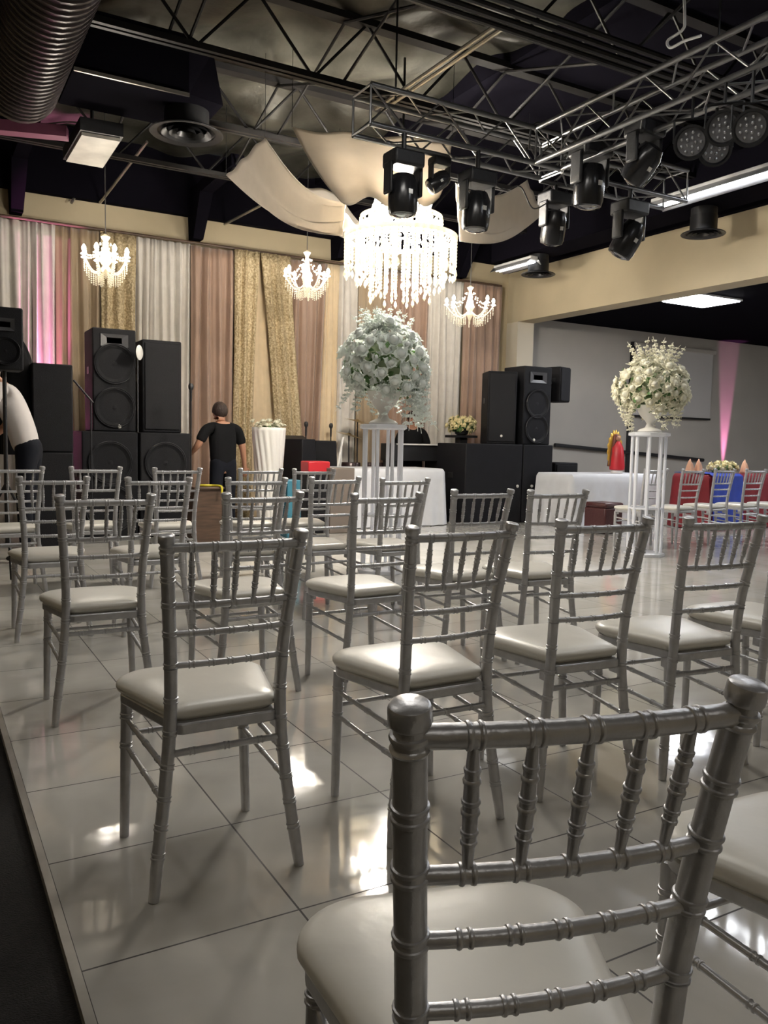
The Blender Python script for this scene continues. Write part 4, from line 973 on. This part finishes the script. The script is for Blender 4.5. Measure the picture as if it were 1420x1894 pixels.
cable([Vector((4.6, at(1264, -60, X=4.6).y, 4.92)), at(1264, -60, X=4.6), at(1266, 30, X=4.6), at(1262, 55, X=4.6), at(1235, 75, X=4.6), at(1240, 88, X=4.6), at(1265, 76, X=4.6), at(1296, 66, X=4.6)], .010, mat('white_cable', (.6, .6, .6), .5), 'white cable hanging in a hook shape at the upper right')

# ------------------------------------------------------------------ roof joists, bridging, pipes
def joist(Y, X0, X1, zb, zt, label, step=1.05, r=.022):
    t = thing('roof_joist', label, 'joist', (X0, Y, zb), 0, 'black open web roof joists')
    L = X1-X0
    MB().box((L/2, -.035, 0), (L, .04, .05)).build('bottom_chord', steel, t, smooth=False); MB().box((L/2, .035, 0), (L, .04, .05)).build('bottom_chord', steel, t, smooth=False)
    MB().box((L/2, 0, zt-zb), (L, .12, .06)).build('top_chord', steel, t, smooth=False)
    mb = MB(); n_ = int(L/step)
    for k in range(n_):
        x0 = k*step; mb.tube([(x0, 0, 0), (x0+step/2, 0, zt-zb)], .014, 6); mb.tube([(x0+step/2, 0, zt-zb), (x0+step, 0, 0)], .014, 6)
    mb.build('web', steel, t)
for k, (Y, lb) in enumerate(((3.7, 'joist nearest the camera, crossing the very top'), (5.25, 'roof joist beside the bundle of pipes'), (6.85, 'roof joist above the huge chandelier'), (8.4, 'roof joist just beyond the huge chandelier'), (9.9, 'roof joist nearest the back wall'))):
    joist(Y, XL, XR-.1, 4.32, 4.9, ('black open web ' + lb))
mb = MB()
for X in (2.0, 3.4, 5.2, 7.0):
    t = thing('joist_bridging', 'crossed black bridging bars between roof joists, %s' % {2.0: 'over the left ducts', 3.4: 'left of the fabric swags', 5.2: 'above the truss', 7.0: 'over the right side'}[X], 'bracing', (X, 0, 0))
    for Y0, Y1 in ((3.7, 5.25), (5.25, 6.85), (6.85, 8.4), (8.4, 9.9)):
        MB().tube([(0, Y0, 4.36), (0, Y1, 4.86)], .015, 6).build('bar', steel, t); MB().tube([(0, Y0, 4.86), (0, Y1, 4.36)], .015, 6).build('bar', steel, t)
pts_y = 5.38
for k, lb in enumerate(('topmost', 'second from the top', 'third from the top', 'lowest')):
    tag(MB().tube([(XL, 4.85+k*.10, 4.24-.0*k), (XR-.1, 4.85+k*.10, 4.24)], .026-.004*(k % 2), 8).build('ceiling_pipe', steel), 'dark straight pipe under the roof, %s of four parallel pipes' % ('nearest the camera', 'second nearest', 'third nearest', 'farthest')[k], 'pipe', 'dark pipes running across under the roof')
# bright steel strut running away
a = at(700, 202, Z=4.25); b = at(925, 48, Z=4.25)
for s in (-.03, .03): pass
t = thing('steel_strut', 'bright bare steel strut slanting up to the right in the roof', 'strut', a)
dv = b-a; MB().tube([Vector((-.03, 0, 0)), dv+Vector((-.03, 0, 0))], .018, 8).build('rail', galvbright, t); MB().tube([Vector((.04, 0, 0)), dv+Vector((.04, 0, 0))], .018, 8).build('rail', galvbright, t)
for p, q_, z_, lb in (((0, 0), 0, 0, ''),): pass
for (c0, c1, lb) in (((132, 375), (165, 320), 'thin slanting steel brace just left of the leftmost small chandelier chain'), ((185, 375), (272, 262), 'long slanting steel brace right of the leftmost small chandelier chain'), ((415, 415), (482, 380), 'slanting steel brace right of the wall bracket above the rose drape')):
    A = at(*c0, Y=11.38); B = at(*c1, Z=4.62) if c0[0] < 400 else at(*c1, Y=10.6); tag(MB().tube([A, B], .018, 8).build('roof_brace', galvbright), lb, 'brace')
# wall brackets
for (px_, py_, lb) in ((362, 445, 'black beam bracket on the back wall above the rose drape'), (625, 480, 'black beam bracket on the back wall behind the huge chandelier'), (848, 515, 'black beam bracket on the back wall right of the huge chandelier'), (30, 395, 'black beam bracket on the back wall at the left edge')):
    q = at(px_, py_, Y=11.4); t = thing('beam_bracket', lb, 'bracket', (q.x, 11.5, q.z), 0, 'black beam brackets on the back wall')
    MB().add([(-.07, 0, 0), (.07, 0, 0), (.07, -.22, 0), (-.07, -.22, 0), (-.09, 0, .55), (.09, 0, .55), (.09, -.6, .55), (-.09, -.6, .55)], [(3, 2, 1, 0), (4, 5, 6, 7), (0, 1, 5, 4), (1, 2, 6, 5), (2, 3, 7, 6), (3, 0, 4, 7)]).build('gusset', blackceil, t, smooth=False)
    MB().box((0, -.9, .60), (.16, 1.8, .14)).build('beam', blackceil, t, smooth=False)

# ------------------------------------------------------------------ ducts
def duct(pts, r, name, label, m=galv, rib=.09):
    P = [Vector(p) for p in pts]; out = []; rr = []
    for a_, b_ in zip(P, P[1:]):
        L = (b_-a_).length; n_ = max(2, int(L/rib))
        for k in range(n_):
            for f, e in ((0, .012), (.14, .012), (.2, 0), (.94, 0)): out.append(a_.lerp(b_, (k+f)/n_)); rr.append(r+e)
    out.append(P[-1]); rr.append(r); t = thing(name, label, 'duct', (0, 0, 0)); MB().tube(out, rr, 28).build('duct_body', m, t, ang=35); return t
duct([(.88, 2.0, 4.25), (.88, 8.3, 4.25)], .31, 'ventilation_duct', 'large ribbed round duct running along the upper left')
duct([(.52, 8.35, 4.15), (.52, 10.4, 3.95)], .16, 'ventilation_duct', 'narrow ribbed duct beyond the large one at the left edge')
MB_ = None
a = at(-30, 232, Z=3.98); b = at(125, 247, Z=3.98)
tag(MB().box(((a.x+b.x)/2, (a.y+b.y)/2, 3.98), ((b-a).length, .14, .10), rot=(0, 0, math.atan2(b.y-a.y, b.x-a.x))).build('channel_beam', mat('pink_painted', (.20, .06, .11), .5), smooth=False), 'pinkish painted beam crossing below the large duct at the left', 'beam')
# octagonal plenum with round diffuser
q = at(345, 246, Z=3.98)
t = thing('duct_plenum', 'black rectangular duct branch ending over a round diffuser', 'duct', (q.x, q.y, 3.98))
x0 = 1.2-q.x
MB().add([(x0, -.42, .18), (-.1, -.42, .18), (.25, -.30, .20), (.25, .30, .20), (-.1, .42, .18), (x0, .42, .18), (x0, -.42, .68), (-.1, -.42, .68), (.16, -.28, .66), (.16, .28, .66), (-.1, .42, .68), (x0, .42, .68)], [(5, 4, 3, 2, 1, 0), (6, 7, 8, 9, 10, 11), (0, 1, 7, 6), (1, 2, 8, 7), (2, 3, 9, 8), (3, 4, 10, 9), (4, 5, 11, 10), (5, 0, 6, 11)]).build('plenum_box', blackceil, t, smooth=False)
MB().box(((x0-.1)/2, -.43, .17), (-.1-x0, .02, .03)).build('edge_seam', galvbright, t, smooth=False)
def diffuser(parent, c, r):
    MB().lathe([(r*.62, .20), (r*.62, .03), (r*.7, .02), (r, 0), (r*1.02, -.008), (r, -.014), (r*.8, .0)], c=c, n=36, cap=False).build('diffuser_flange', darkmetal, parent)
    for k in (.72, .5, .28): MB().lathe([(r*k, -.01), (r*k*.8, .03), (r*k*.78, .03), (r*k*.96, -.012)], c=c, n=32, cap=False).build('diffuser_cone', darkmetal, parent)
diffuser(t, (0, 0, 0), .33)
# right hand duct with diffusers
t = thing('rectangular_duct', 'long black rectangular duct along the right header wall', 'duct', (8.2, 0, 4.0))
MB().box((0, 3.2, .22), (.5, 15, .44)).build('duct_box', blackceil, t, smooth=False)
for px_, py_, lb, r_ in ((1300, 432, 'round black ceiling diffuser over the middle of the right header wall', .25), (995, 507, 'round black ceiling diffuser at the far end of the right duct', .25)):
    q = at(px_, py_, X=8.2); t = thing('ceiling_diffuser', lb, 'vent', q, 0, 'round ceiling diffusers under the right duct')
    MB().lathe([(.15, .30), (.15, .03), (.17, .02)], n=28, cap=False).build('neck', blackp, t); diffuser(t, (0, 0, 0), r_)
# square diffuser panel at left
cs = [at(151, 248, Z=3.95), at(222, 260, Z=3.95), at(190, 309, Z=3.95), at(122, 297, Z=3.95)]; cc = sum(cs, Vector())/4
t = thing('ceiling_panel', 'square pale ceiling diffuser panel left of the round diffuser', 'panel', cc)
pan = [c-cc for c in cs]; MB().prism([(p.x, p.y) for p in pan], -.01, .02).build('panel_face', diffm, t, smooth=False); MB().prism([(p.x*1.12, p.y*1.12) for p in pan], .02, .14).build('panel_box', blackp, t, smooth=False)
MB().tube([(0, 0, .14), (0, 0, .9)], .02, 6).build('hanger', steel, t)

# ------------------------------------------------------------------ fluorescent fixtures
def strip(x, y0, y1, z, label, m=tubem, w_=.14, ax='y'):
    t = thing('fluorescent_light', label, 'light', (x, (y0+y1)/2, z), 0 if ax == 'y' else PI/2, 'fluorescent strip lights'); L = y1-y0
    MB().box((0, 0, .06), (w_, L, .06)).build('housing', mat('fixture_white', (.55, .55, .55), .5), t, bevel=.01)
    for s in (-1, 1):
        MB().tube([(s*.035, -L/2+.03, .01), (s*.035, L/2-.03, .01)], .016, 10).build('tube', m, t)
    MB().add([(w_/2, -L/2, .05), (w_/2, L/2, .05), (w_*.95, L/2, -.02), (w_*.95, -L/2, -.02)], [(0, 1, 2, 3)]).add([(-w_/2, -L/2, .05), (-w_/2, L/2, .05), (-w_*.95, L/2, -.02), (-w_*.95, -L/2, -.02)], [(0, 1, 2, 3)]).build('reflector', mat('reflector', (.5, .5, .52), .3, .6), t, solid=.004)
    return t
strip(7.36, 5.25, 6.85, 3.87, 'fluorescent strip light by the header wall, farther half of the pair')
strip(7.36, 3.6, 5.2, 3.87, 'fluorescent strip light by the header wall, nearer half of the pair')
strip(4.75, 1.9, 3.42, 4.06, 'perforated fluorescent fixture in the top right corner', w_=.5)
q0 = at(912, 484, Y=10.3); strip(q0.x+.3, 9.7, 10.6, 3.85, 'dim short fluorescent strip near the far end of the right duct', mat('dim_tube', (1, 1, 1), .4, emit=(.9, .95, 1), estr=2.5), ax='y')
# alcove ceiling panel light
cs = [at(1230, 557, Z=3.36), at(1290, 545, Z=3.36), at(1354, 554, Z=3.36), at(1300, 567, Z=3.36)]
x0 = min(c.x for c in cs); x1 = max(c.x for c in cs); y0 = min(c.y for c in cs); y1 = max(c.y for c in cs)
def panel_light(x0, x1, y0, y1, z, label, m):
    t = thing('panel_light', label, 'light', ((x0+x1)/2, (y0+y1)/2, z), 0, 'square ceiling panel lights')
    MB().box((0, 0, .008), (x1-x0, y1-y0, .012)).build('diffuser', m, t, smooth=False)
    MB().box((0, 0, .03), (x1-x0+.06, y1-y0+.06, .03)).build('frame', mat('fixture_white', (.55, .55, .55), .5), t, smooth=False)
print('PANEL', x0, x1, y0, y1)
panel_light(x0, x1, y0, y1, 3.34, 'bright square ceiling panel light in the alcove', panelm)
# invented fill panels, added to brighten the foreground, chair rows and alcove
panel_light(-.6, .6, -2.6, -1.4, 4.1, 'added square fill light behind the camera, left', fillm)
panel_light(3.6, 4.8, -2.6, -1.4, 4.1, 'added square fill light behind the camera, right', fillm)
panel_light(2.2, 3.4, 2.0, 3.2, 4.12, 'added square fill light above the chair rows, out of view', fillm)
panel_light(1.7, 2.8, 3.45, 4.2, 4.12, 'small bright fill light added above the third chair row, out of view', mat('added_mid_fill_glow', (1, 1, 1), .4, emit=(1., .96, .9), estr=15.0))  # added to lift the backs of the far chairs
panel_light(-.9, .3, 2.4, 3.6, 4.12, 'added square fill light above the white floor trim, out of view', fillm)
panel_light(13.0, 14.2, 4.0, 5.2, 3.34, 'added square fill light deep in the alcove', panelm)  # extra panel added for light, no known fixture here
